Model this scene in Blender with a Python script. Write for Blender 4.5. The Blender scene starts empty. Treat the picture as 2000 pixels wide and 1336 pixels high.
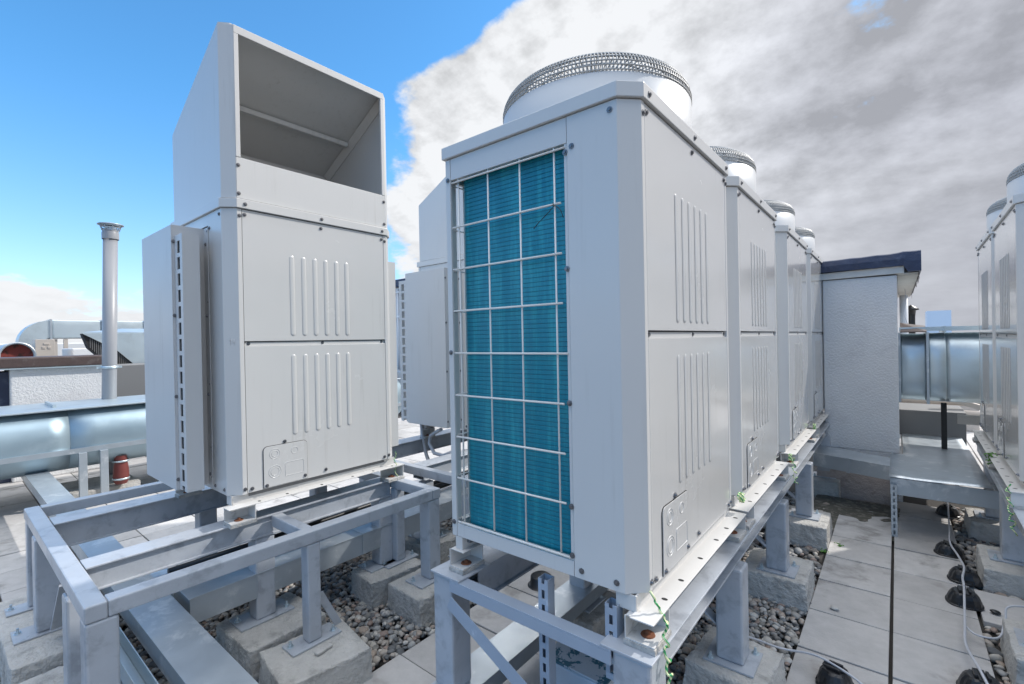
import bpy, bmesh, math, random
import numpy as np
from mathutils import Vector, Matrix, noise
random.seed(7)
R = math.radians
scene = bpy.context.scene
col = scene.collection

# ------------------------------------------------------------------ camera
cam_d = bpy.data.cameras.new("camera")
cam = bpy.data.objects.new("camera", cam_d)
col.objects.link(cam)
cam_d.sensor_width = 36.0
cam_d.lens = 925.0 / 2000.0 * 36.0
cam_d.clip_start = 0.05
cam_d.clip_end = 8000
yaw, pitch, roll = R(39.1), math.atan(-4 / 925.0), R(1.09)
F0 = Vector((-math.sin(yaw), math.cos(yaw), 0)); R0 = Vector((math.cos(yaw), math.sin(yaw), 0)); U0 = Vector((0, 0, 1))
Fw = F0 * math.cos(pitch) + U0 * math.sin(pitch)
Uw = U0 * math.cos(pitch) - F0 * math.sin(pitch)
# roll: the camera leans a degree
Xc = R0 * math.cos(roll) - Uw * math.sin(roll)
Yc = R0 * math.sin(roll) + Uw * math.cos(roll)
M = Matrix((Xc, Yc, -Fw)).transposed().to_4x4()
M.translation = Vector((0, 0, 1.6))
cam.matrix_world = M
scene.camera = cam

# ------------------------------------------------------------------ light
scene.view_settings.view_transform = 'Standard'
scene.view_settings.look = 'None'
scene.view_settings.exposure = 0.90
scene.view_settings.gamma = 1.0
SUN_AZ, SUN_EL = R(58), R(40)          # azimuth measured from +X towards +Y
sun_dir = Vector((math.cos(SUN_EL) * math.cos(SUN_AZ), math.cos(SUN_EL) * math.sin(SUN_AZ), math.sin(SUN_EL)))
sd = bpy.data.lights.new("sun", 'SUN'); sd.energy = 2.1; sd.angle = R(1.2); sd.color = (1.0, 0.96, 0.91)
so = bpy.data.objects.new("sun", sd); col.objects.link(so)
so.rotation_euler = sun_dir.to_track_quat('Z', 'Y').to_euler(); so.location = (20, 30, 30)

world = bpy.data.worlds.new("World"); scene.world = world; world.use_nodes = True
nt = world.node_tree; nt.nodes.clear()
def N(nt, t, **kw):
    n = nt.nodes.new(t)
    for k, v in kw.items():
        if k.startswith('i_'):
            n.inputs[int(k[2:]) if k[2:].isdigit() else k[2:].replace('_', ' ')].default_value = v
        else:
            setattr(n, k, v)
    return n
def math_(nt, op, a, b=None, c=None, clamp=False):
    n = nt.nodes.new('ShaderNodeMath'); n.operation = op; n.use_clamp = clamp
    for i, x in enumerate((a, b, c)):
        if x is None: continue
        if isinstance(x, (int, float)): n.inputs[i].default_value = x
        else: nt.links.new(x, n.inputs[i])
    return n.outputs[0]
def vmath(nt, op, a, b=None):
    n = nt.nodes.new('ShaderNodeVectorMath'); n.operation = op
    for i, x in enumerate((a, b)):
        if x is None: continue
        if isinstance(x, (tuple, list)): n.inputs[i].default_value = x
        else: nt.links.new(x, n.inputs[i])
    return n.outputs['Value'] if op == 'DOT_PRODUCT' else n.outputs[0]
def smooth_(nt, x, lo, hi):
    n = nt.nodes.new('ShaderNodeMapRange'); n.interpolation_type = 'SMOOTHSTEP'
    nt.links.new(x, n.inputs[0]); n.inputs[1].default_value = lo; n.inputs[2].default_value = hi
    return n.outputs[0]
def mixc(nt, f, a, b, blend='MIX'):
    n = nt.nodes.new('ShaderNodeMix'); n.data_type = 'RGBA'; n.blend_type = blend
    for s, x in ((n.inputs['Factor'], f), (n.inputs[6], a), (n.inputs[7], b)):
        if isinstance(x, (int, float)): s.default_value = x
        elif isinstance(x, (tuple, list)): s.default_value = tuple(x) + ((1,) if len(x) == 3 else ())
        else: nt.links.new(x, s)
    return n.outputs[2]
def noise_(nt, vec, scale, detail=4, rough=0.5, dist=0.0):
    n = nt.nodes.new('ShaderNodeTexNoise'); n.inputs['Scale'].default_value = scale
    n.inputs['Detail'].default_value = detail; n.inputs['Roughness'].default_value = rough; n.inputs['Distortion'].default_value = dist
    if vec is not None: nt.links.new(vec, n.inputs['Vector'])
    return n.outputs[0]

SKY_STRENGTH = 0.104
OVERHEAD_FILL = 2.2      # extra cloud brightness added overhead, out of view, to fill the shaded ground
CLOUD_HI, CLOUD_LO = 0.49, 0.275
sky = nt.nodes.new('ShaderNodeTexSky'); sky.sky_type = 'NISHITA'; sky.sun_disc = False
sky.sun_elevation = SUN_EL; sky.sun_rotation = math.pi / 2 - SUN_AZ; sky.air_density = 1.0; sky.dust_density = 0.6; sky.ozone_density = 2.5
tc = nt.nodes.new('ShaderNodeTexCoord'); D = tc.outputs['Generated']
sep = nt.nodes.new('ShaderNodeSeparateXYZ'); nt.links.new(D, sep.inputs[0]); dz = sep.outputs[2]
den = math_(nt, 'ADD', math_(nt, 'MAXIMUM', dz, 0.0), 0.35)
cmb = nt.nodes.new('ShaderNodeCombineXYZ')
nt.links.new(math_(nt, 'DIVIDE', sep.outputs[0], den), cmb.inputs[0]); nt.links.new(math_(nt, 'DIVIDE', sep.outputs[1], den), cmb.inputs[1])
P = vmath(nt, 'ADD', cmb.outputs[0], (3.7, 1.9, 0.0))
# bank of cloud over the eastern and northern part of the sky, low cloud in the west
east = vmath(nt, 'DOT_PRODUCT', D, (0.572, 0.820, 0.0))
n1 = noise_(nt, P, 2.3, 11, 0.60, 0.0)
n1b = noise_(nt, P, 8.0, 5, 0.6, 0.1)
band = math_(nt, 'ADD', math_(nt, 'MULTIPLY', smooth_(nt, dz, 0.20, 0.06), 1.20), -0.9)
bias = math_(nt, 'MAXIMUM', math_(nt, 'MINIMUM', math_(nt, 'MAXIMUM', math_(nt, 'MULTIPLY', math_(nt, 'SUBTRACT', east, math_(nt, 'MULTIPLY', math_(nt, 'MAXIMUM', math_(nt, 'SUBTRACT', dz, 0.47), 0.0), 2.0)), 3.4), -0.9), 0.44), band)
dens = math_(nt, 'ADD', math_(nt, 'ADD', math_(nt, 'MULTIPLY', n1, 1.3), math_(nt, 'MULTIPLY', n1b, 0.30)), bias)
mask = smooth_(nt, dens, 0.88, 1.03)
off = vmath(nt, 'ADD', P, (0.03, 0.05, 0.0))
n2 = noise_(nt, off, 2.3, 11, 0.60, 0.0)
big = noise_(nt, P, 0.8, 2, 0.5, 0.2)
grey = smooth_(nt, math_(nt, 'ADD', math_(nt, 'MULTIPLY', east, 0.80), math_(nt, 'MULTIPLY', big, 0.7)), 0.66, 1.12)
rk = math_(nt, 'SUBTRACT', 1.15, math_(nt, 'MULTIPLY', grey, 0.70))
hz = math_(nt, 'ADD', math_(nt, 'MULTIPLY', smooth_(nt, dz, 0.05, 0.40), 0.75), 0.25)
rk = math_(nt, 'MULTIPLY', rk, hz)
relief = math_(nt, 'MULTIPLY', math_(nt, 'SUBTRACT', n1, n2), rk)
lum = math_(nt, 'ADD', math_(nt, 'SUBTRACT', CLOUD_HI, math_(nt, 'MULTIPLY', grey, CLOUD_HI - CLOUD_LO)), relief)
lum = math_(nt, 'ADD', lum, math_(nt, 'MULTIPLY', math_(nt, 'SUBTRACT', n1, 0.5), math_(nt, 'MULTIPLY', hz, 0.30)))
lum = math_(nt, 'MINIMUM', math_(nt, 'MAXIMUM', lum, 0.245), 0.515)
ccol = mixc(nt, grey, (0.95, 0.97, 1.0), (0.85, 0.885, 1.0))
ccol = mixc(nt, smooth_(nt, dz, 0.66, 0.86), ccol, (0.96, 0.975, 1.0))
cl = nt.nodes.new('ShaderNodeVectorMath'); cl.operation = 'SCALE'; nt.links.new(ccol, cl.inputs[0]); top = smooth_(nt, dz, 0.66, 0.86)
lum = math_(nt, 'MULTIPLY', lum, math_(nt, 'ADD', 1.0, math_(nt, 'MULTIPLY', top, OVERHEAD_FILL)))
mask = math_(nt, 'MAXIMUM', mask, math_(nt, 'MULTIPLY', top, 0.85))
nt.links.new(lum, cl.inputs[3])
skys = nt.nodes.new('ShaderNodeVectorMath'); skys.operation = 'SCALE'; nt.links.new(sky.outputs[0], skys.inputs[0]); skys.inputs[3].default_value = SKY_STRENGTH
skyc = vmath(nt, 'MULTIPLY', skys.outputs[0], mixc(nt, smooth_(nt, dz, 0.45, 0.02), (0.60, 1.17, 1.42), (0.98, 1.12, 1.34)))
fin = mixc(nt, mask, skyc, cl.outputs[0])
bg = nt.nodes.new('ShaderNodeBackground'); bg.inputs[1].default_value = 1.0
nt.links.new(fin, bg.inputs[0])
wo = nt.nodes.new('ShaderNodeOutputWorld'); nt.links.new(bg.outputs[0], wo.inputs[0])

# ------------------------------------------------------------------ materials
def mat(name, base=(0.5, 0.5, 0.5), rough=0.5, metal=0.0, var=0.0, vscale=3.0, col2=None, c2scale=4.0, c2lo=0.5, c2hi=0.65,
        bump=0.0, bscale=60.0, bdetail=3, rvar=0.0, drops=0.0, dents=0.0, island=0.0, coat=0.0, streak=0.0):
    m = bpy.data.materials.new(name); m.use_nodes = True; t = m.node_tree
    b = t.nodes['Principled BSDF']
    co = t.nodes.new('ShaderNodeTexCoord').outputs['Object']
    c = t.nodes.new('ShaderNodeRGB').outputs[0]; c.default_value = tuple(base) + (1,)
    if var:
        nv = noise_(t, co, vscale, 6, 0.6)
        f = math_(t, 'ADD', math_(t, 'MULTIPLY', math_(t, 'SUBTRACT', nv, 0.5), 2 * var), 1.0)
        s = t.nodes.new('ShaderNodeVectorMath'); s.operation = 'SCALE'; t.links.new(c, s.inputs[0]); t.links.new(f, s.inputs[3]); c = s.outputs[0]
    if island:
        g = t.nodes.new('ShaderNodeNewGeometry').outputs['Random Per Island']
        f = math_(t, 'ADD', math_(t, 'MULTIPLY', math_(t, 'SUBTRACT', g, 0.5), 2 * island), 1.0)
        s = t.nodes.new('ShaderNodeVectorMath'); s.operation = 'SCALE'; t.links.new(c, s.inputs[0]); t.links.new(f, s.inputs[3]); c = s.outputs[0]
    if col2 is not None:
        nv = noise_(t, co, c2scale, 8, 0.65, 0.3)
        c = mixc(t, smooth_(t, nv, c2lo, c2hi), c, col2)
    if streak:
        mp = t.nodes.new('ShaderNodeMapping'); mp.inputs['Scale'].default_value = (14, 14, 0.7); t.links.new(co, mp.inputs[0])
        sn = math_(t, 'MULTIPLY', smooth_(t, noise_(t, mp.outputs[0], 2.0, 6, 0.65), 0.52, 0.78), smooth_(t, noise_(t, co, 1.6, 3, 0.5), 0.42, 0.62))
        c = mixc(t, math_(t, 'MULTIPLY', sn, streak), c, tuple(x * y for x, y in zip(base, (0.60, 0.57, 0.52))))
        dn = smooth_(t, noise_(t, co, 38, 6, 0.75), 0.66, 0.78)
        c = mixc(t, math_(t, 'MULTIPLY', dn, streak * 0.7), c, tuple(x * 0.6 for x in base))
    t.links.new(c, b.inputs['Base Color'])
    b.inputs['Metallic'].default_value = metal; b.inputs['Roughness'].default_value = rough
    if coat: b.inputs['Coat Weight'].default_value = coat; b.inputs['Coat Roughness'].default_value = 0.14
    if rvar:
        nr = noise_(t, co, vscale * 2.3, 5, 0.6)
        t.links.new(math_(t, 'ADD', math_(t, 'MULTIPLY', math_(t, 'SUBTRACT', nr, 0.5), 2 * rvar), rough, clamp=True), b.inputs['Roughness'])
    hgt = None
    def addh(h, k):
        nonlocal hgt
        h = math_(t, 'MULTIPLY', h, k)
        hgt = h if hgt is None else math_(t, 'ADD', hgt, h)
    if bump: addh(noise_(t, co, bscale, bdetail, 0.6), bump)
    if dents: addh(noise_(t, co, 2.6, 2, 0.4), dents)
    if drops:
        v = t.nodes.new('ShaderNodeTexVoronoi'); v.inputs['Scale'].default_value = 22; t.links.new(co, v.inputs['Vector'])
        gate = smooth_(t, noise_(t, co, 6, 2, 0.5), 0.56, 0.62)
        dr = math_(t, 'MULTIPLY', smooth_(t, v.outputs['Distance'], 0.07, 0.02), gate)
        addh(dr, drops)
    if hgt is not None:
        bn = t.nodes.new('ShaderNodeBump'); bn.inputs['Strength'].default_value = 1.0; bn.inputs['Distance'].default_value = 1.0
        t.links.new(hgt, bn.inputs['Height']); t.links.new(bn.outputs[0], b.inputs['Normal'])
    return m

PAINT = mat('unit_paint', (0.62, 0.61, 0.59), 0.32, 0, 0.03, 1.5, bump=0.00006, bscale=90, drops=0.0006, rvar=0.06, dents=0.0010, coat=0.25, streak=0.40)
PAINTM = mat('unit_panel_paint', (0.61, 0.60, 0.58), 0.26, 0, 0.03, 1.2, bump=0.00005, bscale=80, drops=0.0006, rvar=0.05, dents=0.0040, coat=1.0, streak=0.40)
GUARDP = mat('guard_paint', (0.56, 0.565, 0.565), 0.38, 0, 0.04, 2.0, drops=0.0006, rvar=0.06, dents=0.001, streak=0.40)
RAILP = mat('rail_paint', (0.60, 0.585, 0.56), 0.42, 0, 0.08, 5.0, (0.35, 0.33, 0.30), 9, 0.62, 0.75, bump=0.0003, bscale=40)
WIRE = mat('wire_white', (0.78, 0.75, 0.70), 0.4)
GRILLE = mat('grille_wire', (0.36, 0.36, 0.35), 0.45)
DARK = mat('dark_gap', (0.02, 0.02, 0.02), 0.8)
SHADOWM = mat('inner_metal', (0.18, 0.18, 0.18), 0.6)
SCREW = mat('screw_metal', (0.20, 0.20, 0.21), 0.35, 0.8)
STEEL = mat('steel_paint', (0.41, 0.435, 0.47), 0.34, 0.0, 0.18, 6.0, (0.31, 0.33, 0.36), 9.0, 0.50, 0.66, bump=0.0016, bscale=26, bdetail=6, rvar=0.15, coat=0.15)
STEELB = mat('steel_paint_blue', (0.33, 0.38, 0.45), 0.34, 0.0, 0.14, 4.0, (0.52, 0.56, 0.62), 7.0, 0.60, 0.72, bump=0.0009, bscale=26, bdetail=6, rvar=0.15)
GALV = mat('galvanised', (0.56, 0.64, 0.68), 0.44, 0.80, 0.10, 2.0, (0.48, 0.54, 0.57), 3.0, 0.5, 0.75, bump=0.00008, bscale=30, dents=0.006, rvar=0.12)
GALVL = mat('galvanised_dull', (0.34, 0.44, 0.50), 0.46, 0.75, 0.14, 1.6, (0.46, 0.56, 0.61), 2.2, 0.5, 0.75, bump=0.0001, bscale=30, dents=0.008, rvar=0.12)
GALVR = mat('galvanised_weathered', (0.46, 0.51, 0.55), 0.40, 0.70, 0.22, 4.0, (0.66, 0.69, 0.71), 5.0, 0.54, 0.68, bump=0.0003, bscale=30, dents=0.006, rvar=0.16)
CONC = mat('concrete', (0.50, 0.485, 0.455), 0.9, 0, 0.30, 9, (0.33, 0.32, 0.30), 5, 0.50, 0.66, bump=0.016, bscale=45, bdetail=8)
PAVE = mat('paver_concrete', (0.45, 0.435, 0.42), 0.72, 0, 0.26, 9, (0.28, 0.265, 0.25), 3.1, 0.54, 0.70, bump=0.0022, bscale=80, bdetail=8, rvar=0.12, island=0.13)
JOINT = mat('dark_joint', (0.055, 0.05, 0.045), 0.95, 0, 0.3, 20, bump=0.003, bscale=60)
STUCCO = mat('stucco', (0.70, 0.70, 0.70), 0.9, 0, 0.06, 3, (0.56, 0.55, 0.56), 2.6, 0.5, 0.75, bump=0.013, bscale=50, bdetail=5)
STUCCOP = mat('stucco_plinth', (0.40, 0.35, 0.33), 0.92, 0, 0.15, 4, (0.27, 0.24, 0.22), 3.0, 0.5, 0.7, bump=0.014, bscale=32, bdetail=6)
BITU = mat('bitumen_blue', (0.026, 0.036, 0.075), 0.5, 0, 0.4, 7, (0.075, 0.09, 0.14), 6, 0.5, 0.7, bump=0.006, bscale=20, bdetail=6)
BITB = mat('bitumen_brown', (0.075, 0.050, 0.045), 0.45, 0, 0.3, 5, (0.13, 0.11, 0.10), 6, 0.55, 0.7, bump=0.006, bscale=20, bdetail=6)
RUBBER = mat('black_rubber', (0.012, 0.013, 0.015), 0.35, 0, 0.2, 10, bump=0.0005, bscale=60)
REDR = mat('red_rubber', (0.16, 0.035, 0.03), 0.45, 0, 0.2, 12)
RUST = mat('rust', (0.20, 0.07, 0.03), 0.85, 0, 0.4, 40, bump=0.001, bscale=120)
REDB = mat('rusty_red', (0.22, 0.04, 0.03), 0.7, 0.1, 0.3, 8, (0.08, 0.03, 0.02), 9, 0.5, 0.6)
BEIGE = mat('beige_metal', (0.50, 0.45, 0.40), 0.5, 0.2, 0.12, 4)
CABLE = mat('grey_cable', (0.48, 0.49, 0.52), 0.45, 0.1, 0.1, 20)
PIPE = mat('pipe_grey', (0.29, 0.30, 0.32), 0.38, 0, 0.05, 2, rvar=0.06)
LABELM = mat('rating_label', (0.32, 0.37, 0.42), 0.5, 0, 0.08, 12)
INK = mat('label_ink', (0.10, 0.12, 0.15), 0.6)
CHALK = mat('white_marker', (0.82, 0.82, 0.82), 0.7)
BOXP = mat('peeling_box_paint', (0.045, 0.13, 0.18), 0.25, 0, 0.2, 6, (0.36, 0.42, 0.48), 11, 0.50, 0.53, bump=0.0006, bscale=30)
BOXS = mat('pale_box_paint', (0.42, 0.50, 0.58), 0.3, 0, 0.1, 4, coat=0.2)
GREENL = mat('leaf_green', (0.08, 0.22, 0.03), 0.6)
FARM = mat('distant_city', (0.34, 0.36, 0.40), 0.95, 0, 0.35, 0.02)
FARB_HAZE = mat('distant_building', (0.52, 0.60, 0.68), 0.9)  # distance haze is mixed into this pale blue base colour
WHITEP = mat('white_metal', (0.68, 0.69, 0.70), 0.45, 0, 0.06, 2)
SOFF = mat('corrugated_white', (0.62, 0.60, 0.56), 0.5, 0.1, 0.12, 5)
MOSS = mat('mossy_debris', (0.10, 0.095, 0.075), 0.95, 0, 0.4, 14, (0.20, 0.18, 0.15), 18, 0.5, 0.6, bump=0.015, bscale=40, bdetail=8)

# stripes of the earth wires
def wire_mat():
    m = bpy.data.materials.new('green_yellow_insulation'); m.use_nodes = True; t = m.node_tree; b = t.nodes['Principled BSDF']
    w = t.nodes.new('ShaderNodeTexWave'); w.bands_direction = 'DIAGONAL'; w.inputs['Scale'].default_value = 26; w.inputs['Distortion'].default_value = 1.0
    t.links.new(t.nodes.new('ShaderNodeTexCoord').outputs['Object'], w.inputs['Vector'])
    t.links.new(mixc(t, smooth_(t, w.outputs['Fac'], 0.45, 0.55), (0.03, 0.30, 0.09), (0.70, 0.74, 0.42)), b.inputs['Base Color'])
    b.inputs['Roughness'].default_value = 0.4
    return m
GYW = wire_mat()
# finned heat exchanger: fine vertical fins and rows of tubes
def coil_mat():
    m = bpy.data.materials.new('coil_teal'); m.use_nodes = True; t = m.node_tree; b = t.nodes['Principled BSDF']
    co = t.nodes.new('ShaderNodeTexCoord').outputs['Object']
    s = t.nodes.new('ShaderNodeSeparateXYZ'); t.links.new(co, s.inputs[0])
    row = math_(t, 'ABSOLUTE', math_(t, 'SUBTRACT', math_(t, 'FRACT', math_(t, 'MULTIPLY', s.outputs[2], 56.0)), 0.5))
    rowm = smooth_(t, row, 0.40, 0.48)
    xy = math_(t, 'ADD', s.outputs[0], s.outputs[1])
    fin = math_(t, 'FRACT', math_(t, 'MULTIPLY', xy, 200.0))
    mp = t.nodes.new('ShaderNodeMapping'); mp.inputs['Scale'].default_value = (9, 9, 0.8); t.links.new(co, mp.inputs[0])
    st = noise_(t, mp.outputs[0], 3.0, 6, 0.7)
    st2 = noise_(t, co, 70, 4, 0.7)
    c = mixc(t, smooth_(t, st, 0.42, 0.72), (0.000, 0.215, 0.300), (0.02, 0.34, 0.41))
    c = mixc(t, math_(t, 'MULTIPLY', smooth_(t, st2, 0.60, 0.70), 0.35), c, (0.07, 0.35, 0.42))
    c = mixc(t, math_(t, 'MULTIPLY', rowm, 0.42), c, (0.0, 0.09, 0.14))
    t.links.new(c, b.inputs['Base Color']); b.inputs['Roughness'].default_value = 0.38; b.inputs['Metallic'].default_value = 0.15
    h = math_(t, 'ADD', math_(t, 'MULTIPLY', fin, 0.0006), math_(t, 'MULTIPLY', rowm, -0.002))
    bn = t.nodes.new('ShaderNodeBump'); bn.inputs['Distance'].default_value = 1.0; t.links.new(h, bn.inputs['Height']); t.links.new(bn.outputs[0], b.inputs['Normal'])
    return m
COIL = coil_mat()
# pebbles: one colour per stone
def pebble_mat():
    m = bpy.data.materials.new('pebbles'); m.use_nodes = True; t = m.node_tree; b = t.nodes['Principled BSDF']
    g = t.nodes.new('ShaderNodeNewGeometry').outputs['Random Per Island']
    r = t.nodes.new('ShaderNodeValToRGB'); t.links.new(g, r.inputs[0]); r.color_ramp.interpolation = 'CONSTANT'
    cols = [(0.14, .15, .16), (0.36, .34, .31), (.22, .21, .19), (.50, .47, .42), (.28, .28, .28), (.40, .32, .26), (.17, .16, .15), (.62, .59, .54), (.32, .23, .19), (.38, .38, .37), (.09, .10, .11), (.46, .41, .36)]
    els = r.color_ramp.elements
    els[0].color = cols[0] + (1,); els[0].position = 0; els[1].position = 1 / 12; els[1].color = cols[1] + (1,)
    for i in range(2, 12):
        e = els.new(i / 12); e.color = cols[i] + (1,)
    co = t.nodes.new('ShaderNodeTexCoord').outputs['Object']
    c = mixc(t, math_(t, 'MULTIPLY', noise_(t, co, 70, 5, 0.7), 0.5), r.outputs[0], (0.18, 0.17, 0.155))
    t.links.new(c, b.inputs['Base Color']); b.inputs['Roughness'].default_value = 0.7
    bn = t.nodes.new('ShaderNodeBump'); bn.inputs['Distance'].default_value = 1.0
    t.links.new(math_(t, 'MULTIPLY', noise_(t, co, 160, 4, 0.6), 0.001), bn.inputs['Height']); t.links.new(bn.outputs[0], b.inputs['Normal'])
    return m
PEB = pebble_mat()

# ------------------------------------------------------------------ mesh helpers
class MB:
    def __init__(s): s.v = []; s.f = []; s.sm = []
    def add(s, vs, fs, smooth=False):
        o = len(s.v); s.v += [tuple(v) for v in vs]; s.f += [tuple(i + o for i in f) for f in fs]; s.sm += [smooth] * len(fs); return s
    def box(s, x0, x1, y0, y1, z0, z1):
        vs = [(x, y, z) for z in (z0, z1) for y in (y0, y1) for x in (x0, x1)]
        return s.add(vs, [(0, 2, 3, 1), (4, 5, 7, 6), (0, 1, 5, 4), (2, 6, 7, 3), (0, 4, 6, 2), (1, 3, 7, 5)])
    def prism(s, poly, a, b, axis='z'):
        # poly: 2D points; axis z -> (x,y), y -> (x,z), x -> (y,z)
        def p3(p, t): return {'z': (p[0], p[1], t), 'y': (p[0], t, p[1]), 'x': (t, p[0], p[1])}[axis]
        n = len(poly)
        vs = [p3(p, a) for p in poly] + [p3(p, b) for p in poly]
        return s.add(vs, [tuple(range(n))[::-1], tuple(range(n, 2 * n))] + [(i, (i + 1) % n, n + (i + 1) % n, n + i) for i in range(n)])
    def tube(s, pts, r, n=8, closed=False, caps=True):
        pts = [Vector(p) for p in pts]; k = len(pts); rs = r if isinstance(r, (list, tuple)) else [r] * k
        rings = []; up = None
        for i, p in enumerate(pts):
            a = pts[(i - 1) % k] if (closed or i > 0) else p
            b = pts[(i + 1) % k] if (closed or i < k - 1) else p
            t = (b - a)
            t = t.normalized() if t.length > 1e-9 else Vector((0, 0, 1))
            if up is None: up = Vector((0, 0, 1)) if abs(t.z) < 0.9 else Vector((1, 0, 0))
            u = (up - t * up.dot(t))
            u = u.normalized() if u.length > 1e-6 else t.orthogonal().normalized()
            w = t.cross(u); up = u
            rings.append([p + (u * math.cos(2 * math.pi * j / n) + w * math.sin(2 * math.pi * j / n)) * rs[i] for j in range(n)])
        vs = [v for rg in rings for v in rg]; fs = []
        for i in range(k if closed else k - 1):
            a = i * n; b = ((i + 1) % k) * n
            for j in range(n): fs.append((a + j, a + (j + 1) % n, b + (j + 1) % n, b + j))
        s.add(vs, fs, True)
        if caps and not closed:
            o = len(s.v) - len(vs)
            s.f += [tuple(o + j for j in range(n))[::-1], tuple(o + (k - 1) * n + j for j in range(n))]; s.sm += [False, False]
        return s
    def cyl(s, p0, p1, r, n=24): return s.tube([p0, p1], r, n)
    def lathe(s, prof, c=(0, 0, 0), n=48, smooth=True):
        vs = [(c[0] + r * math.cos(2 * math.pi * j / n), c[1] + r * math.sin(2 * math.pi * j / n), c[2] + z) for r, z in prof for j in range(n)]
        fs = [(i * n + j, i * n + (j + 1) % n, (i + 1) * n + (j + 1) % n, (i + 1) * n + j) for i in range(len(prof) - 1) for j in range(n)]
        return s.add(vs, fs, smooth)
    def build(s, name, m, parent=None, bevel=0.0, loc=(0, 0, 0), rz=0.0, normals=True):
        me = bpy.data.meshes.new(name); me.from_pydata(s.v, [], s.f); me.materials.append(m)
        me.polygons.foreach_set('use_smooth', s.sm)
        if normals:
            bm = bmesh.new(); bm.from_mesh(me); bmesh.ops.recalc_face_normals(bm, faces=bm.faces); bm.to_mesh(me); bm.free()
        me.update()
        o = bpy.data.objects.new(name, me); col.objects.link(o)
        if parent is not None: o.parent = parent
        o.location = loc; o.rotation_euler = (0, 0, rz)
        if bevel:
            md = o.modifiers.new('bevel', 'BEVEL'); md.width = bevel; md.segments = 2; md.limit_method = 'ANGLE'; md.angle_limit = R(40)
        return o
def tag(o, label=None, cat=None, group=None, kind=None):
    if label: o['label'] = label
    if cat: o['category'] = cat
    if group: o['group'] = group
    if kind: o['kind'] = kind
    return o
def empty(name, loc=(0, 0, 0), rz=0.0):
    o = bpy.data.objects.new(name, None); o.empty_display_size = 0.1; col.objects.link(o); o.location = loc; o.rotation_euler = (0, 0, rz); return o
def copy_tree(o, parent=None):
    c = o.copy(); col.objects.link(c)
    if parent is not None: c.parent = parent
    for ch in list(o.children): copy_tree(ch, c)
    return c
G = -0.16      # roof level

# ------------------------------------------------------------------ the roof
MB().box(-40, 40, -40, 60, G - 0.5, G - 0.045).build('roof_surface', JOINT)['kind'] = 'structure'
MB().add([(-3500, -3500, -30), (3500, -3500, -30), (3500, 3500, -30), (-3500, 3500, -30)], [(0, 1, 2, 3)]).build('ground', FARM)['kind'] = 'structure'
def slab_field(name, rects):
    mb = MB()
    for (x0, x1, y0, y1, px, py, skip) in rects:
        nx = max(1, round((x1 - x0) / px)); ny = max(1, round((y1 - y0) / py))
        for i in range(nx):
            for j in range(ny):
                if skip and (i, j) in skip: continue
                g = 0.005; dz = random.uniform(-0.004, 0.002)
                ax, bx = x0 + i * px + g, x0 + (i + 1) * px - g; ay, by = y0 + j * py + g, y0 + (j + 1) * py - g
                t = [random.uniform(-0.002, 0.002) for _ in range(4)]
                vs = [(ax, ay, G - 0.04), (bx, ay, G - 0.04), (ax, by, G - 0.04), (bx, by, G - 0.04), (ax, ay, G + dz + t[0]), (bx, ay, G + dz + t[1]), (ax, by, G + dz + t[2]), (bx, by, G + dz + t[3])]
                mb.add(vs, [(0, 2, 3, 1), (4, 5, 7, 6), (0, 1, 5, 4), (2, 6, 7, 3), (0, 4, 6, 2), (1, 3, 7, 5)])
    o = mb.build(name, PAVE, bevel=0.004); o['kind'] = 'structure'; return o
slab_field('walkway', [(-0.465, -0.05, 0.26, 5.90, 0.415, 0.47, None), (-0.043, 0.379, 0.26, 6.37, 0.415, 0.47, None), (0.384, 0.80, 4.02, 4.49, 0.415, 0.47, None)])
slab_field('paving', [(-2.20, -1.37, -0.70, 3.06, 0.415, 0.47, None), (-12.0, -4.10, -3.0, 6.4, 0.465, 0.47, None), (0.384, 6.0, 6.8, 16, 0.468, 0.47, None), (-9.0, -4.5, 6.4, 12, 0.468, 0.47, None)])

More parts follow.
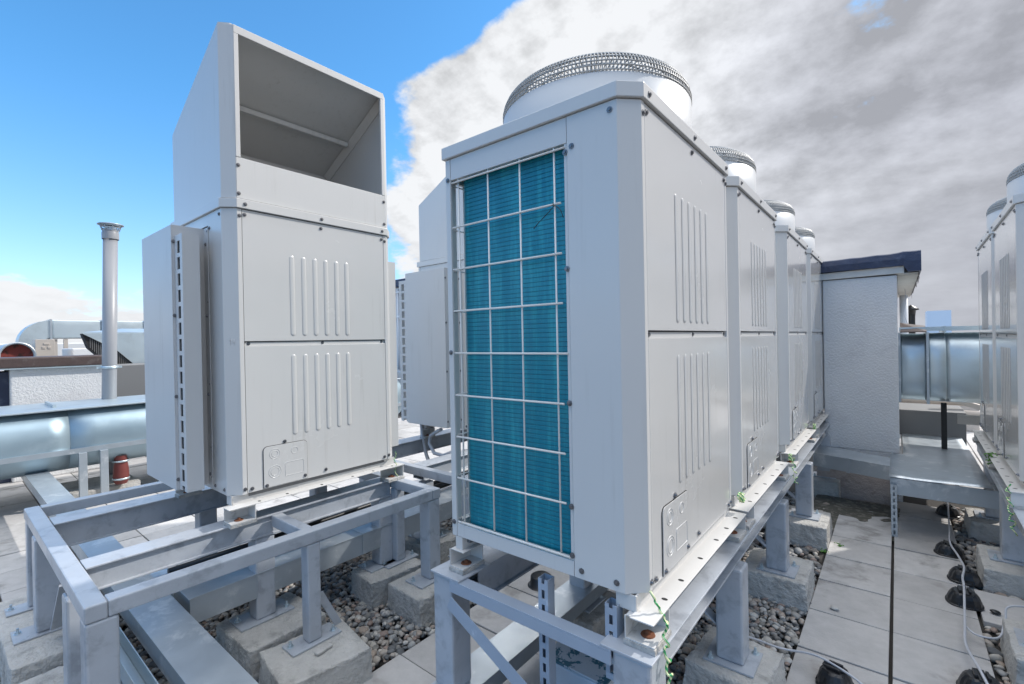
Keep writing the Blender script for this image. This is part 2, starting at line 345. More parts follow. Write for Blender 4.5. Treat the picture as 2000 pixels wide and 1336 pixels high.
def pebbles(name, regions, label):
    bm = bmesh.new(); bmesh.ops.create_icosphere(bm, subdivisions=2, radius=1.0)
    V0 = np.array([v.co[:] for v in bm.verts]); F0_ = np.array([[v.index for v in f.verts] for f in bm.faces]); bm.free()
    rng = np.random.default_rng(5)
    vars_ = []
    for k in range(10):
        vv = []
        for p in V0:
            n = noise.noise(Vector(p) * 0.9 + Vector((k * 7.3, 0, 0)))
            vv.append(np.array(p) * (1 + 0.42 * n))
        vars_.append(np.array(vv))
    allv = []; allf = []; off = 0
    for (x0, x1, y0, y1, s0, layers, test) in regions:
        pitch_ = s0 * 1.02
        for L in range(layers):
            xs = np.arange(x0, x1, pitch_); ys = np.arange(y0, y1, pitch_)
            for x in xs:
                for y in ys:
                    px_, py_ = x + rng.uniform(-.5, .5) * pitch_, y + rng.uniform(-.5, .5) * pitch_
                    if test and not test(px_, py_): continue
                    sz = s0 * 0.5 * rng.choice([0.65, 0.85, 1.0, 1.15, 1.5], p=[.2, .25, .25, .2, .1])
                    sc = np.array([sz * rng.uniform(0.95, 1.35), sz * rng.uniform(0.8, 1.05), sz * rng.uniform(0.5, 0.8)])
                    a = rng.uniform(0, 6.283); tl = rng.normal(0, 0.25)
                    v = vars_[rng.integers(10)] * sc
                    ct, st_ = math.cos(tl), math.sin(tl); v = v @ np.array([[1, 0, 0], [0, ct, -st_], [0, st_, ct]])
                    ca, sa = math.cos(a), math.sin(a); v = v @ np.array([[ca, -sa, 0], [sa, ca, 0], [0, 0, 1]])
                    v = v + np.array([px_, py_, G - 0.03 + L * 0.017 + rng.uniform(0, 0.012)])
                    allv.append(v); allf.append(F0_ + off); off += len(V0)
    v = np.concatenate(allv).astype(np.float32); f = np.concatenate(allf).astype(np.int32)
    me = bpy.data.meshes.new(name); me.vertices.add(len(v)); me.vertices.foreach_set('co', v.ravel())
    me.loops.add(len(f) * 3); me.loops.foreach_set('vertex_index', f.ravel())
    me.polygons.add(len(f)); me.polygons.foreach_set('loop_start', np.arange(0, len(f) * 3, 3, dtype=np.int32))
    me.polygons.foreach_set('use_smooth', np.ones(len(f), dtype=bool))
    me.update(calc_edges=True); me.validate(); me.materials.append(PEB)
    o = bpy.data.objects.new(name, me); col.objects.link(o)
    return tag(o, label, 'gravel', kind='stuff')
pebbles('gravel', [
    (-4.05, -2.22, 0.55, 3.3, 0.036, 2, None),
    (-4.05, -2.22, -0.2, 0.55, 0.040, 1, None),
    (-4.05, -2.22, 3.3, 5.2, 0.055, 2, None),
    (-2.20, -1.4, 3.1, 5.0, 0.055, 2, None),
    (-1.35, -0.485, 1.15, 4.3, 0.035, 2, None),
    (-1.35, -0.485, 4.3, 6.1, 0.050, 1, None),
    (0.40, 1.25, 2.9, 4.0, 0.038, 1, None),
    (0.40, 1.25, 4.52, 6.5, 0.045, 1, None)], 'grey and brown rounded pebbles covering the roof between the pavers')

# ------------------------------------------------------------------ condensing units
L_, W_, CH = 1.12, 0.88, 0.06
ZB = 1.615       # body height
def screw_mesh():
    mb = MB(); mb.lathe([(0.0, 0.0075), (0.0055, 0.0072), (0.0062, 0.003), (0.0105, 0.0026), (0.0108, 0.0)], n=8, smooth=False)
    me = bpy.data.meshes.new('screw'); me.from_pydata(mb.v, [], mb.f); me.materials.append(SCREW); me.update(); return me
SCREW_ME = screw_mesh()
def screw(parent, p, d):
    o = bpy.data.objects.new('screw', SCREW_ME); col.objects.link(o); o.parent = parent; o.location = p
    o.rotation_euler = Vector(d).to_track_quat('Z', 'Y').to_euler(); o.scale = (1.0, 1.0, 1.0); return o
def rib(mb, y, z0, z1, w=0.030, h=0.0029):
    n = 8; rings = []
    pts = []
    r = w / 2
    for (s_, hh) in ((1.0, 0.0), (0.80, 0.55), (0.5, 0.92), (0.2, 1.0)):
        ring = []
        for i in range(n + 1):
            a = math.pi * i / n; ring.append((hh * h, y + r * s_ * math.cos(a), z1 - r + r * s_ * math.sin(a)))
        for i in range(n + 1):
            a = math.pi + math.pi * i / n; ring.append((hh * h, y + r * s_ * math.cos(a), z0 + r + r * s_ * math.sin(a)))
        rings.append(ring)
    k = len(rings[0]); vs = [p for rg in rings for p in rg]; fs = []
    for i in range(3):
        for j in range(k): fs.append((i * k + j, i * k + (j + 1) % k, (i + 1) * k + (j + 1) % k, (i + 1) * k + j))
    fs.append(tuple(3 * k + j for j in range(k)))
    mb.add(vs, fs, True)
def ring_pts(c, r, n=20, ax='x'):
    return [(c[0], c[1] + r * math.cos(2 * math.pi * i / n), c[2] + r * math.sin(2 * math.pi * i / n)) for i in range(n)]

def make_unit(foot_h, ZB=1.640, fan_drop=0.0, fan=True, hood=False, guards=(), label_plate=True, back=False):
    u = empty('condensing_unit')
    # ---- inner body
    body = MB().box(-0.80, -0.022, 0.10, 1.02, -0.02, ZB - 0.002).box(-0.875, -0.802, 0.03, 1.09, -0.03, 0.02)
    body.build('inner_body', SHADOWM, u)
    # ---- coil, wrapped round both ends with rounded corners
    def coil_poly(sgn):
        pts = []
        for i in range(7):
            a = math.pi / 2 * i / 6
            pts.append((-0.800 - 0.035 * math.cos(a), 0.045 + 0.035 - 0.035 * math.sin(a)))
        return pts
    cp = coil_poly(1)
    poly = [(-0.235, 0.045)] + [(x, y) for x, y in cp[::-1]] + [(x, 1.12 - y) for x, y in cp] + [(-0.235, 1.075)]
    MB().prism(poly, 0.035, 1.575).build('coil', COIL, u, bevel=0.0)
    # ---- painted casing
    def corner(y_of, name, m=PAINT):
        pts = [(-0.255, 0), (-0.06, 0), (0, 0.06), (0, 0.084), (-0.02, 0.084), (-0.02, 0.068), (-0.068, 0.02), (-0.255, 0.02)]
        pts = [(x, y_of(y)) for x, y in pts]
        return MB().prism(pts, 0.0, ZB).build(name, m, u, bevel=0.002)
    corner(lambda y: y, 'corner_panel'); corner(lambda y: L_ - y, 'corner_panel')
    for f in (lambda y: y, lambda y: L_ - y):
        def bxy(mb, x0, x1, y0, y1, z0, z1):
            a, b = f(y0), f(y1); return mb.box(x0, x1, min(a, b), max(a, b), z0, z1)
        fr = MB(); bxy(fr, -0.85, -0.257, 0.001, 0.02, 1.548, ZB)      # fascia over the coil
        bxy(fr, -0.85, -0.257, 0.001, 0.035, 0.0, 0.055)               # sill
        bxy(fr, -0.27, -0.257, 0.004, 0.05, 0.055, 1.548)
        bxy(fr, W_ * -1, -0.852, 0.0, 0.012, 0.0, ZB); bxy(fr, W_ * -1, -0.868, 0.014, 0.05, 0.0, ZB)
        fr.build('coil_frame', PAINT, u, bevel=0.0015)
    sd_ = MB().box(-W_ + 0.001, -0.862, 0.05, L_ - 0.05, 1.548, ZB).box(-W_ + 0.001, -0.862, 0.05, L_ - 0.05, 0, 0.055)
    sd_.build('side_rail', PAINT, u)
    # wire guard on the coil, both ends and rear
    xs = (-0.81, -0.64, -0.475, -0.315); zs = (0.065, 0.256, 0.435, 0.615, 0.797, 0.979, 1.159, 1.34, 1.534)
    if not guards or back:
        ends = (0.004,) if not back else ()
        for yy in ends:
            wg = MB()
            for x in xs: wg.tube([(x, yy + 0.004, 0.04 if x != -0.315 else 0.03), (x, yy + 0.004, 1.555)], 0.0038, 6)
            for z in zs: wg.tube([(-0.842, yy - 0.003, z), (-0.265 - (0.02 if z not in (0.065, .797, 1.534) else 0.0), yy - 0.003, z)], 0.0042, 6)
            wg.build('wire_guard', WIRE, u)
    ws = MB()
    for y in [0.10 + 0.155 * i for i in range(7)]: ws.tube([(-0.872, y, 0.04), (-0.872, y, 1.555)], 0.0032, 5)
    for z in zs: ws.tube([(-0.866, 0.03, z), (-0.866, L_ - 0.03, z)], 0.0032, 5)
    ws.build('wire_guard', WIRE, u)
    # ---- service face
    sz = (ZB - 1.615) * 0.3
    def lowpanel():
        mb = MB().box(-0.022, -0.001, 0.0865, L_ - 0.0865, 0.004, 0.838 + sz)
        for i in range(6): rib(mb, 0.366 + i * 0.074, 0.292 + (0.0 if i % 2 == 0 else 0.0), 0.782)
        return mb
    def uppanel():
        mb = MB().box(-0.022, -0.001, 0.0865, L_ - 0.0865, 0.866 + sz, ZB - 0.002)
        for i in range(6): rib(mb, 0.366 + i * 0.074, 0.896 + sz, 1.385 + 1.5 * sz)
        return mb
    lowpanel().build('lower_panel', PAINTM, u, bevel=0.0015)
    uppanel().build('upper_panel', PAINTM, u, bevel=0.0015)
    MB().box(-0.022, -0.010, 0.09, L_ - 0.09, 0.8385 + sz, 0.8600 + sz).build('panel_seam', PAINT, u)
    # access cover with knock-outs
    def rrect(y0, y1, z0, z1, r):
        pts = [(y0, z0), (y1, z0)]
        for i in range(6): a = math.pi / 2 * i / 5; pts.append((y1 - r + r * math.cos(a), z1 - r + r * math.sin(a)))
        for i in range(6): a = math.pi / 2 + math.pi / 2 * i / 5; pts.append((y0 + r + r * math.cos(a), z1 - r + r * math.sin(a)))
        return pts
    ac = MB().prism(rrect(0.172, 0.438, 0.008, 0.25, 0.025), -0.001, 0.0012, 'x')
    aco = ac.build('cover_gap_backing', DARK, u)  # dark backing plate stands in for the shaded gap round the cover
    cv = MB().prism(rrect(0.1745, 0.4355, 0.010, 0.2475, 0.023), 0.0012, 0.0045, 'x')
    for c, r in (((0.0045, 0.238, 0.200), 0.030), ((0.0045, 0.238, 0.200), 0.018), ((0.0045, 0.356, 0.200), 0.020), ((0.0045, 0.238, 0.095), 0.036), ((0.0045, 0.238, 0.095), 0.024)):
        cv.tube(ring_pts(c, r), 0.0017, 5, closed=True)
    cv.tube([(0.0045, y, z) for y, z in rrect(0.298, 0.412, 0.055, 0.135, 0.012)], 0.0017, 5, closed=True)
    cv.build('cover_plate', PAINTM, aco, bevel=0.001)
    # lid
    def lidpoly(e):
        k = e * 0.41
        return [(-W_ - e, -e), (-0.06 + k, -e), (e, 0.06 - k), (e, L_ - 0.06 + k), (-0.06 + k, L_ + e), (-W_ - e, L_ + e)]
    MB().prism(lidpoly(0.012), ZB + 0.002, ZB + 0.054).build('lid', PAINT, u, bevel=0.003)
    MB().prism(lidpoly(-0.004), ZB - 0.006, ZB + 0.001).build('lid_seal', DARK, u)
    # screws
    for y in (0.10, 0.56, 1.02): screw(u, (0.0125, y, ZB + 0.027), (1, 0, 0)); screw(u, (0, y, ZB - 0.03), (1, 0, 0)); screw(u, (-0.012, y + (0.01 if y < .5 else -0.01 if y > 1 else 0), 0.852 + sz), (1, 0, 0))
    for y, z in ((0.11, 0.025), (0.56, 0.035), (1.01, 0.025), (0.30, 0.262), (0.19, 0.022), (0.42, 0.030)): screw(u, (0.001 if z != 0.022 and z != 0.030 else 0.0045, y, z), (1, 0, 0))
    for y in (0.073, L_ - 0.073):
        for z in (ZB - 0.04, 0.03): screw(u, (0.0, y, z), (1, 0, 0))
    for x, z in ((-0.085, ZB - 0.03), (-0.235, 1.53), (-0.225, 0.03), (-0.09, 0.03), (-0.262, 1.515), (-0.262, 1.10), (-0.262, 0.62), (-0.262, 0.25), (-0.262, 0.075), (-0.866, 1.55), (-0.866, 0.80), (-0.866, 0.06)):
        screw(u, (x, -0.0005, z), (0, -1, 0))
    # ---- base rails and feet
    H = foot_h
    rl = MB().box(-0.032, -0.026, 0.01, L_ - 0.01, -0.052, 0.0).box(-0.032, 0.048, -0.03, L_ + 0.03, -0.055, -0.0505)
    rl.box(-0.10, -0.026, 0.012, 0.016, -0.055, -0.001)
    MB().box(-0.86, -0.82, 0.0, L_, -0.055, -0.001).build('base_rail', RAILP, u)
    ro = rl.build('base_rail', RAILP, u, bevel=0.001)
    sl = MB()
    for y in (0.14, 0.30, 0.52, 0.74, 0.90, 1.06):
        sl.prism([(0.018 + 0.011 * math.cos(a), y + 0.008 * math.sin(a)) for a in [2 * math.pi * i / 12 for i in range(12)]], -0.0504, -0.0500)  # flat dark discs stand in for the shade inside the rail holes
    sl.build('slot_dark_disc', DARK, ro)
    for (ax, bx) in ((-0.055, 0.046), (-0.88, -0.80)):
        for y0 in (-0.02, L_ - 0.11):
            ft = MB()
            ft.box(ax, bx, y0, y0 + 0.13, -H + 0.018, -H + 0.023)
            ft.box(ax, ax + 0.004, y0, y0 + 0.13, -H + 0.023, -0.0555)
            ft.box(ax + 0.004, bx, y0 + 0.124, y0 + 0.13, -H + 0.023, -0.0555)
            ft.box(ax, bx, y0 + 0.005, y0 + 0.125, -0.0595, -0.0555)
            fo = ft.build('foot', RAILP, u, bevel=0.0008)
            MB().box(ax - 0.002, bx + 0.004, y0 - 0.004, y0 + 0.134, -H + 0.001, -H + 0.0175).build('rubber_pad', CONC, fo)
            wmb = MB(); cx_, cy_ = (ax + bx) / 2 + 0.006, y0 + 0.055
            wmb.lathe([(0.008, 0.004), (0.022, 0.0035), (0.024, 0.0)], (cx_, cy_, -H + 0.0232), 16, False)
            wmb.lathe([(0.0, 0.014), (0.008, 0.013), (0.010, 0.004)], (cx_, cy_, -H + 0.0235), 6, False)
            wmb.build('anchor_bolt', RUST, fo)
    # ---- rating label on the end panel
    if label_plate:
        lb = MB().box(-0.235, -0.075, -0.0025, -0.0005, 0.18, 0.52).build('rating_label', LABELM, u)
        tx = MB()
        rr = random.Random(3)
        for z in np.arange(0.20, 0.51, 0.014):
            if rr.random() < 0.2: continue
            x = -0.225
            while x < -0.10:
                w = rr.uniform(0.008, 0.04); tx.box(x, min(x + w, -0.085), -0.0031, -0.0026, z, z + 0.006); x += w + rr.uniform(0.004, 0.02)
        tx.build('label_print', INK, lb)
    # ---- fan
    if fan:
        c = (-0.45, 0.56, ZB - 1.615 - 0.022 - fan_drop)
        MB().lathe([(0.430, 1.670), (0.430, 1.868), (0.424, 1.872), (0.415, 1.868), (0.410, 1.690)], c, 96).build('fan_shroud', GUARDP, u)
        MB().lathe([(0.0, 1.700), (0.41, 1.700)], c, 48).build('shroud_floor', SHADOWM, u)
        gr = MB(); nr = 184
        prof = [(0.428, 1.866), (0.428, 1.895), (0.421, 1.925), (0.404, 1.951), (0.378, 1.970), (0.335, 1.981), (0.27, 1.985), (0.16, 1.987), (0.10, 1.987)]
        for i in range(nr):
            a = 2 * math.pi * i / nr; pp = prof if i % 2 == 0 else prof[:6]
            gr.tube([(c[0] + r * math.cos(a), c[1] + r * math.sin(a), c[2] + z) for r, z in pp], 0.0028, 4, caps=False)
        for r, z in ((0.430, 1.876), (0.430, 1.895), (0.425, 1.915), (0.415, 1.936), (0.398, 1.955), (0.372, 1.973), (0.335, 1.981), (0.28, 1.985), (0.22, 1.986), (0.16, 1.987), (0.10, 1.987)):
            gr.tube([(c[0] + r * math.cos(2 * math.pi * i / 72), c[1] + r * math.sin(2 * math.pi * i / 72), c[2] + z) for i in range(72)], 0.0030, 5, closed=True)
        gr.build('fan_grille', GRILLE, u)
        fb = MB(); fb.lathe([(0.0, 1.80), (0.07, 1.79), (0.085, 1.74), (0.085, 1.69)], c, 24)
        for b_ in range(4):
            a0 = b_ * math.pi / 2
            vs = []; nn = 6
            for i in range(nn):
                r = 0.08 + 0.31 * i / (nn - 1)
                for da, z in ((0.0, 1.76), (0.75 - 0.05 * i, 1.70)):
                    for tz in (0, 0.006): vs.append((c[0] + r * math.cos(a0 + da), c[1] + r * math.sin(a0 + da), c[2] + z + tz))
            fs = []
            for i in range(nn - 1):
                o = i * 4; q = o + 4
                fs += [(o, q, q + 2, o + 2), (o + 1, o + 3, q + 3, q + 1), (o, o + 1, q + 1, q), (o + 2, q + 2, q + 3, o + 3)]
            fb.add(vs, fs, True)
        fb.build('fan_blades', SHADOWM, u)
    # ---- discharge hood
    if hood:
        t = 0.012; Zt = 2.643; Z0 = 1.674; Zo, Zp = 1.905, 2.600; xb = -0.86; zb_ = 2.243
        for f, nm in ((lambda y: y, 'hood_side'), (lambda y: L_ - y, 'hood_side')):
            sgn = 1 if f(0) == 0 else -1
            def P3(x, y, z): return (x, f(y), z)
            mb = MB()
            for (pa, pb, za, zb2) in (((xb, 0.002), (-0.06, 0.002), zb_, Zt), ((-0.06, 0.002), (-0.002, 0.06), Zt, Zt)):
                dx, dy = pb[0] - pa[0], pb[1] - pa[1]; ln = math.hypot(dx, dy); nx_, ny_ = -dy / ln * t, dx / ln * t
                vs = [P3(pa[0], pa[1], Z0), P3(pb[0], pb[1], Z0), P3(pb[0], pb[1], zb2), P3(pa[0], pa[1], za),
                      P3(pa[0] + nx_, pa[1] + ny_, Z0), P3(pb[0] + nx_, pb[1] + ny_, Z0), P3(pb[0] + nx_, pb[1] + ny_, zb2), P3(pa[0] + nx_, pa[1] + ny_, za)]
                mb.add(vs, [(0, 1, 2, 3), (7, 6, 5, 4), (0, 4, 5, 1), (1, 5, 6, 2), (2, 6, 7, 3), (3, 7, 4, 0)])
            mb.build(nm, PAINT, u)
        fr = MB()
        fr.box(-0.016, -0.001, 0.062, L_ - 0.062, Z0, Zo)                       # board under the opening
        fr.build('hood_front_board', PAINT, u, bevel=0.002)
        fm = MB()
        fm.box(-0.016, 0.001, 0.061, 0.086, Zo + 0.001, Zp).box(-0.016, 0.001, L_ - 0.086, L_ - 0.061, Zo + 0.001, Zp).box(-0.016, 0.001, 0.061, L_ - 0.061, Zp + 0.001, Zt + 0.002)
        fm.build('opening_frame', PAINT, u, bevel=0.002)
        rf = MB(); ys = (0.004, L_ - 0.004)
        vs = [(x, y, z + dz) for dz in (0, 0.012) for (x, z) in ((-0.02, Zt), (-0.06, Zt), (xb, zb_)) for y in ys]
        # front strip narrows to the chamfered corners
        for i in (0, 6): vs[i] = (vs[i][0], 0.05, vs[i][2]); vs[i + 1] = (vs[i + 1][0], L_ - 0.05, vs[i + 1][2])
        rf.add(vs, [(0, 1, 3, 2), (2, 3, 5, 4), (6, 8, 9, 7), (8, 10, 11, 9), (0, 6, 7, 1), (4, 5, 11, 10), (0, 2, 8, 6), (2, 4, 10, 8), (1, 7, 9, 3), (3, 9, 11, 5)])
        rf.build('hood_roof', PAINT, u)
        MB().box(xb, xb + t, 0.015, L_ - 0.015, Z0, zb_).build('hood_back', PAINT, u)
        sl_ = (Zt - zb_) / (-0.06 - xb)
        zz = lambda x: zb_ + (x - xb) * sl_
        st = MB().box(-0.50, -0.468, 0.03, L_ - 0.06, zz(-0.50) - 0.034, zz(-0.50) - 0.002)
        st.build('stiffener', PAINT, u)
        an = MB(); y1 = L_ - 0.016
        for xa_, xb_ in ((-0.055, -0.84),):
            vs = [(xa_, y1 - 0.04, zz(xa_) - 0.006), (xb_, y1 - 0.04, zz(xb_) - 0.006), (xb_, y1, zz(xb_) - 0.006), (xa_, y1, zz(xa_) - 0.006),
                  (xa_, y1 - 0.004, zz(xa_) - 0.055), (xb_, y1 - 0.004, zz(xb_) - 0.055), (xb_, y1, zz(xb_) - 0.055), (xa_, y1, zz(xa_) - 0.055)]
            an.add(vs, [(0, 1, 2, 3), (4, 7, 6, 5), (3, 2, 6, 7), (0, 4, 5, 1), (0, 3, 7, 4), (1, 5, 6, 2)])
        an.build('edge_angle', PAINT, u)
        for y in (0.072, L_ - 0.072):
            for z in (1.70, 1.86): screw(u, (0.0005, y, z), (1, 0, 0))
    # ---- wind guards
    for (end, side) in guards:
        g = (lambda y: y) if end == 0 else (lambda y: L_ - y)
        x0, x1, dp, z0, z1 = -0.885, -0.31, 0.17, 0.028, 1.535
        def by(mb, xa, xb2, ya, yb, za, zb2):
            a, b = g(ya), g(yb); return mb.box(xa, xb2, min(a, b), max(a, b), za, zb2)
        gm = MB(); t = 0.006
        by(gm, x0, x1, -dp, -dp + t, z0, z1)
        by(gm, x0, x0 + t, -dp + t, -0.002, z0, z1); by(gm, x1 - t, x1, -dp + t, -0.003, z0, z1)
        by(gm, x0 + t, x1 - t, -dp + t, -0.003, z1 - t, z1)
        by(gm, x0 + t, x1 - t, -dp + t, -0.003, z0, z0 + t)
        by(gm, x1, -0.25, -0.0065, -0.0008, z0, z1)
        go = gm.build('wind_guard', GUARDP, u, bevel=0.0015)
        bf = MB()
        sx = 1 if side > 0 else -1; xw = x1 if side > 0 else x0
        def bb(xa, xb2, ya, yb, za, zb2):
            a, b = xw + sx * xa, xw + sx * xb2; by(bf, min(a, b), max(a, b), ya, yb, za, zb2)
        bz0, bz1 = 0.035, 1.47
        bb(0.121, 0.127, -0.154, -0.070, bz0, bz1)                 # outer plate
        bb(0.001, 0.042, -0.154, -0.149, bz0, bz1); bb(0.088, 0.1205, -0.154, -0.149, bz0, bz1)
        z = 1.435
        bb(0.042, 0.088, -0.154, -0.149, z, bz1)
        for i in range(15):
            bb(0.042, 0.088, -0.154, -0.149, z - 0.0915, z - 0.068); z -= 0.0915
        bb(0.001, 0.1205, -0.149, -0.072, bz1 - 0.004, bz1)
        bb(0.001, 0.003, -0.149, -0.075, bz0, bz1 - 0.006)
        bf.build('air_baffle', GUARDP, go, bevel=0.0)
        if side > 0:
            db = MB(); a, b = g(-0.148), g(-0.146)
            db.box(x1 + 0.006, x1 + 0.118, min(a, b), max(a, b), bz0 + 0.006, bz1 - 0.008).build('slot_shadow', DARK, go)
        for z in (0.09, 0.56, 1.02, 1.44):
            screw(u, (x1 + 0.001, g(-0.160), z), (1, 0, 0))
            screw(u, (x1 + 0.030, g(-0.0065), z), (0, -1 if end == 0 else 1, 0))
    return u

UG = 'rooftop condensing units standing in a row on the near steel stand'
unit0 = make_unit(0.150, label_plate=False)
unit = make_unit(0.150)
units = [(1.440, 'largest condensing unit, with teal coil behind white wire guard, nearest the camera'),
         (2.656, 'second condensing unit of the row, right behind the big one with teal coil'),
         (4.120, 'third condensing unit of the row, between the second and the last one'),
         (5.400, 'last condensing unit of the row, beside the pale stucco wall')]
for i, (y, lab) in enumerate(units):
    o = unit0 if i == 0 else unit if i == 1 else copy_tree(unit)
    o.location = (-0.648, y, 0.750); tag(o, lab, 'condensing unit', UG)
# the ones across the walkway, service face towards the walkway
for i, (x, y, lab) in enumerate([(0.577, 5.13, 'nearer glossy condensing unit at the right edge, across the walkway'), (0.598, 6.255, 'farther glossy condensing unit across the walkway, beside the round-cornered galvanised duct')]):
    o = copy_tree(unit0); o.location = (x, y, 0.707); o.rotation_euler = (0, 0, R(180 - 1.2)); tag(o, lab, 'condensing unit', 'condensing units across the walkway')
hu = make_unit(0.155, ZB=1.615, fan_drop=0.035, fan=True, hood=True, guards=((0, 1), (1, 1)), label_plate=False)
hu.location = (-2.865, 1.04, 0.755)
tag(hu, 'condensing unit with tall slanted discharge hood and slotted wind guard, standing alone at left', 'condensing unit')
mk = MB(); c0 = Vector((-0.030, 0.030, 0.86)); dv = Vector((1, 1, 0)).normalized(); nv = Vector((1, -1, 0)).normalized() * 0.0012
def mkp(a, z): return c0 + dv * a + Vector((0, 0, z)) + nv
mk.tube([mkp(-0.012, 0.012), mkp(-0.006, 0.020), mkp(-0.007, -0.012)], 0.0012, 4)
mk.tube([mkp(0.002, 0.018), mkp(0.001, 0.002), mkp(0.014, 0.004)], 0.0012, 4); mk.tube([mkp(0.015, 0.020), mkp(0.012, -0.014)], 0.0012, 4)
mk.build('marker_number', CHALK, hu)
bu = make_unit(0.155, ZB=1.615, fan=False, hood=True, guards=((0, -1),), label_plate=False)
bu.location = (-2.965, 3.215, 0.755)
tag(bu, 'hooded condensing unit farther back, half hidden behind the largest unit', 'condensing unit')

# ------------------------------------------------------------------ steel stands
def angle_x(mb, x0, x1, y, z, w=0.07, h=0.065, t=0.007, flip=1):
    mb.box(x0, x1, min(y, y + flip * w), max(y, y + flip * w), z - t, z)
    mb.box(x0, x1, min(y, y + flip * t), max(y, y + flip * t), z - h, z - t - 0.0004)
def angle_y(mb, y0, y1, x, z, w=0.08, h=0.065, t=0.007, flip=-1):
    mb.box(min(x, x + flip * w), max(x, x + flip * w), y0, y1, z - t, z)
    mb.box(min(x, x + flip * t), max(x, x + flip * t), y0, y1, z - h, z - t - 0.0004)
def channel_y(mb, y0, y1, xa, xb, z, h, t=0.009, web='both'):
    mb.box(xa, xb, y0, y1, z - t, z)
    if web in ('both', 'r'): mb.box(xb - 0.030, xb - 0.030 + t, y0 + 0.004, y1 - 0.004, z - h, z - t - 0.0004)
    if web in ('both', 'l'): mb.box(xa, xa + t, y0, y1, z - h, z - t - 0.0004)
    mb.box(xa + t + 0.001, xb - 0.004, y0 + 0.004, y1 - 0.004, z - h, z - h + t)
def leg(parent, x, y, zt, w=0.10, zb=0.0, m=STEEL, plate=(0.13, 0.10), rot=0):
    lg = MB().box(x - w / 2, x + w / 2, y - w / 2, y + w / 2, zb + 0.010, zt).build('leg', m, parent, bevel=0.010)
    pw, pd = plate
    bp = MB().box(x - pw, x + pw, y - pd, y + pd, zb + 0.001, zb + 0.0098).build('base_plate', m, lg, bevel=0.001)
    for sx, sy in ((-1, -1), (1, 1)):
        b = MB(); px, py = x + sx * (pw - 0.03) * (1 if pw > 0.1 else 0.6), y + sy * (pd - 0.025)
        b.lathe([(0.0, 0.030), (0.007, 0.030), (0.007, 0.012), (0.013, 0.012), (0.013, 0.002), (0.020, 0.0015), (0.020, 0.0)], (px, py, zb + 0.010), 6, False)
        b.build('anchor_bolt', GALV, lg)
    return lg
def gusset(mb, p0, p1, w=0.035, t=0.006):
    p0, p1 = Vector(p0), Vector(p1); d = (p1 - p0).normalized(); s = Vector((0, 1, 0)) if abs(d.y) < 0.6 else Vector((1, 0, 0)); n = d.cross(s).normalized()
    vs = [p + s * a * w + n * b * t for p in (p0, p1) for a in (-1, 1) for b in (-1, 1)]
    mb.add(vs, [(0, 1, 3, 2), (4, 6, 7, 5), (0, 4, 5, 1), (2, 3, 7, 6), (0, 2, 6, 4), (1, 5, 7, 3)])

# stand under the lone unit at left
ZT = 0.6
ls = empty('steel_stand', (-3.3, 1.2, 0)); tag(ls, 'grey painted steel frame stand under the hooded unit at left', 'steel stand')
def lsb(mb, name, bevel=0.002, m=STEEL):
    o = mb.build(name, m, ls, bevel=bevel); o.location = (3.3, -1.2, 0); return o
mb = MB(); mb.box(-2.508, -2.430, 0.431, 2.115, ZT - 0.066, ZT); lsb(mb, 'front_rail', 0.006)
mb = MB(); mb.box(-4.27, -2.430, 0.358, 0.430, ZT - 0.066, ZT); lsb(mb, 'end_rail', 0.006)
mb = MB(); mb.box(-4.27, -2.430, 2.116, 2.186, ZT - 0.066, ZT); lsb(mb, 'end_rail', 0.006)
mb = MB(); mb.box(-2.864, -2.509, 1.250, 1.312, ZT - 0.068, ZT - 0.002); lsb(mb, 'cross_rail', 0.006)
mb = MB(); mb.box(-4.27, -4.20, 0.431, 2.115, ZT - 0.066, ZT); lsb(mb, 'rear_rail', 0.006)
mb = MB(); channel_y(mb, 0.432, 2.114, -3.00, -2.866, ZT + 0.001, 0.120); lsb(mb, 'main_beam', 0.002)
mb = MB(); channel_y(mb, 0.432, 2.114, -3.90, -3.73, ZT + 0.001, 0.150); lsb(mb, 'main_beam', 0.002)
for (x, y, zt, w) in ((-2.482, 0.412, ZT - 0.067, 0.105), (-2.93, 0.425, ZT - 0.121, 0.12), (-3.80, 0.412, ZT - 0.067, 0.12), (-4.20, 0.40, ZT - 0.067, 0.08), (-2.470, 1.281, ZT - 0.067, 0.075), (-2.93, 1.22, ZT - 0.121, 0.11),
                      (-2.93, 2.06, ZT - 0.121, 0.11), (-2.482, 2.13, ZT - 0.067, 0.10), (-3.82, 1.22, ZT - 0.151, 0.11), (-3.82, 2.06, ZT - 0.151, 0.11), (-2.86, 2.150, ZT - 0.067, 0.075)):
    lg = leg(ls, x, y, zt, w, plate=(0.085 if w > .08 else 0.065, 0.15 if w > .08 else 0.135)); lg.location = (3.3, -1.2, 0)
mb = MB(); gusset(mb, (-3.62, 0.43, 0.06), (-3.30, 0.43, 0.40)); lsb(mb, 'brace', 0)
mb = MB(); gusset(mb, (-2.50, 1.34, 0.22), (-2.50, 1.50, -0.10), 0.022); lsb(mb, 'brace', 0)

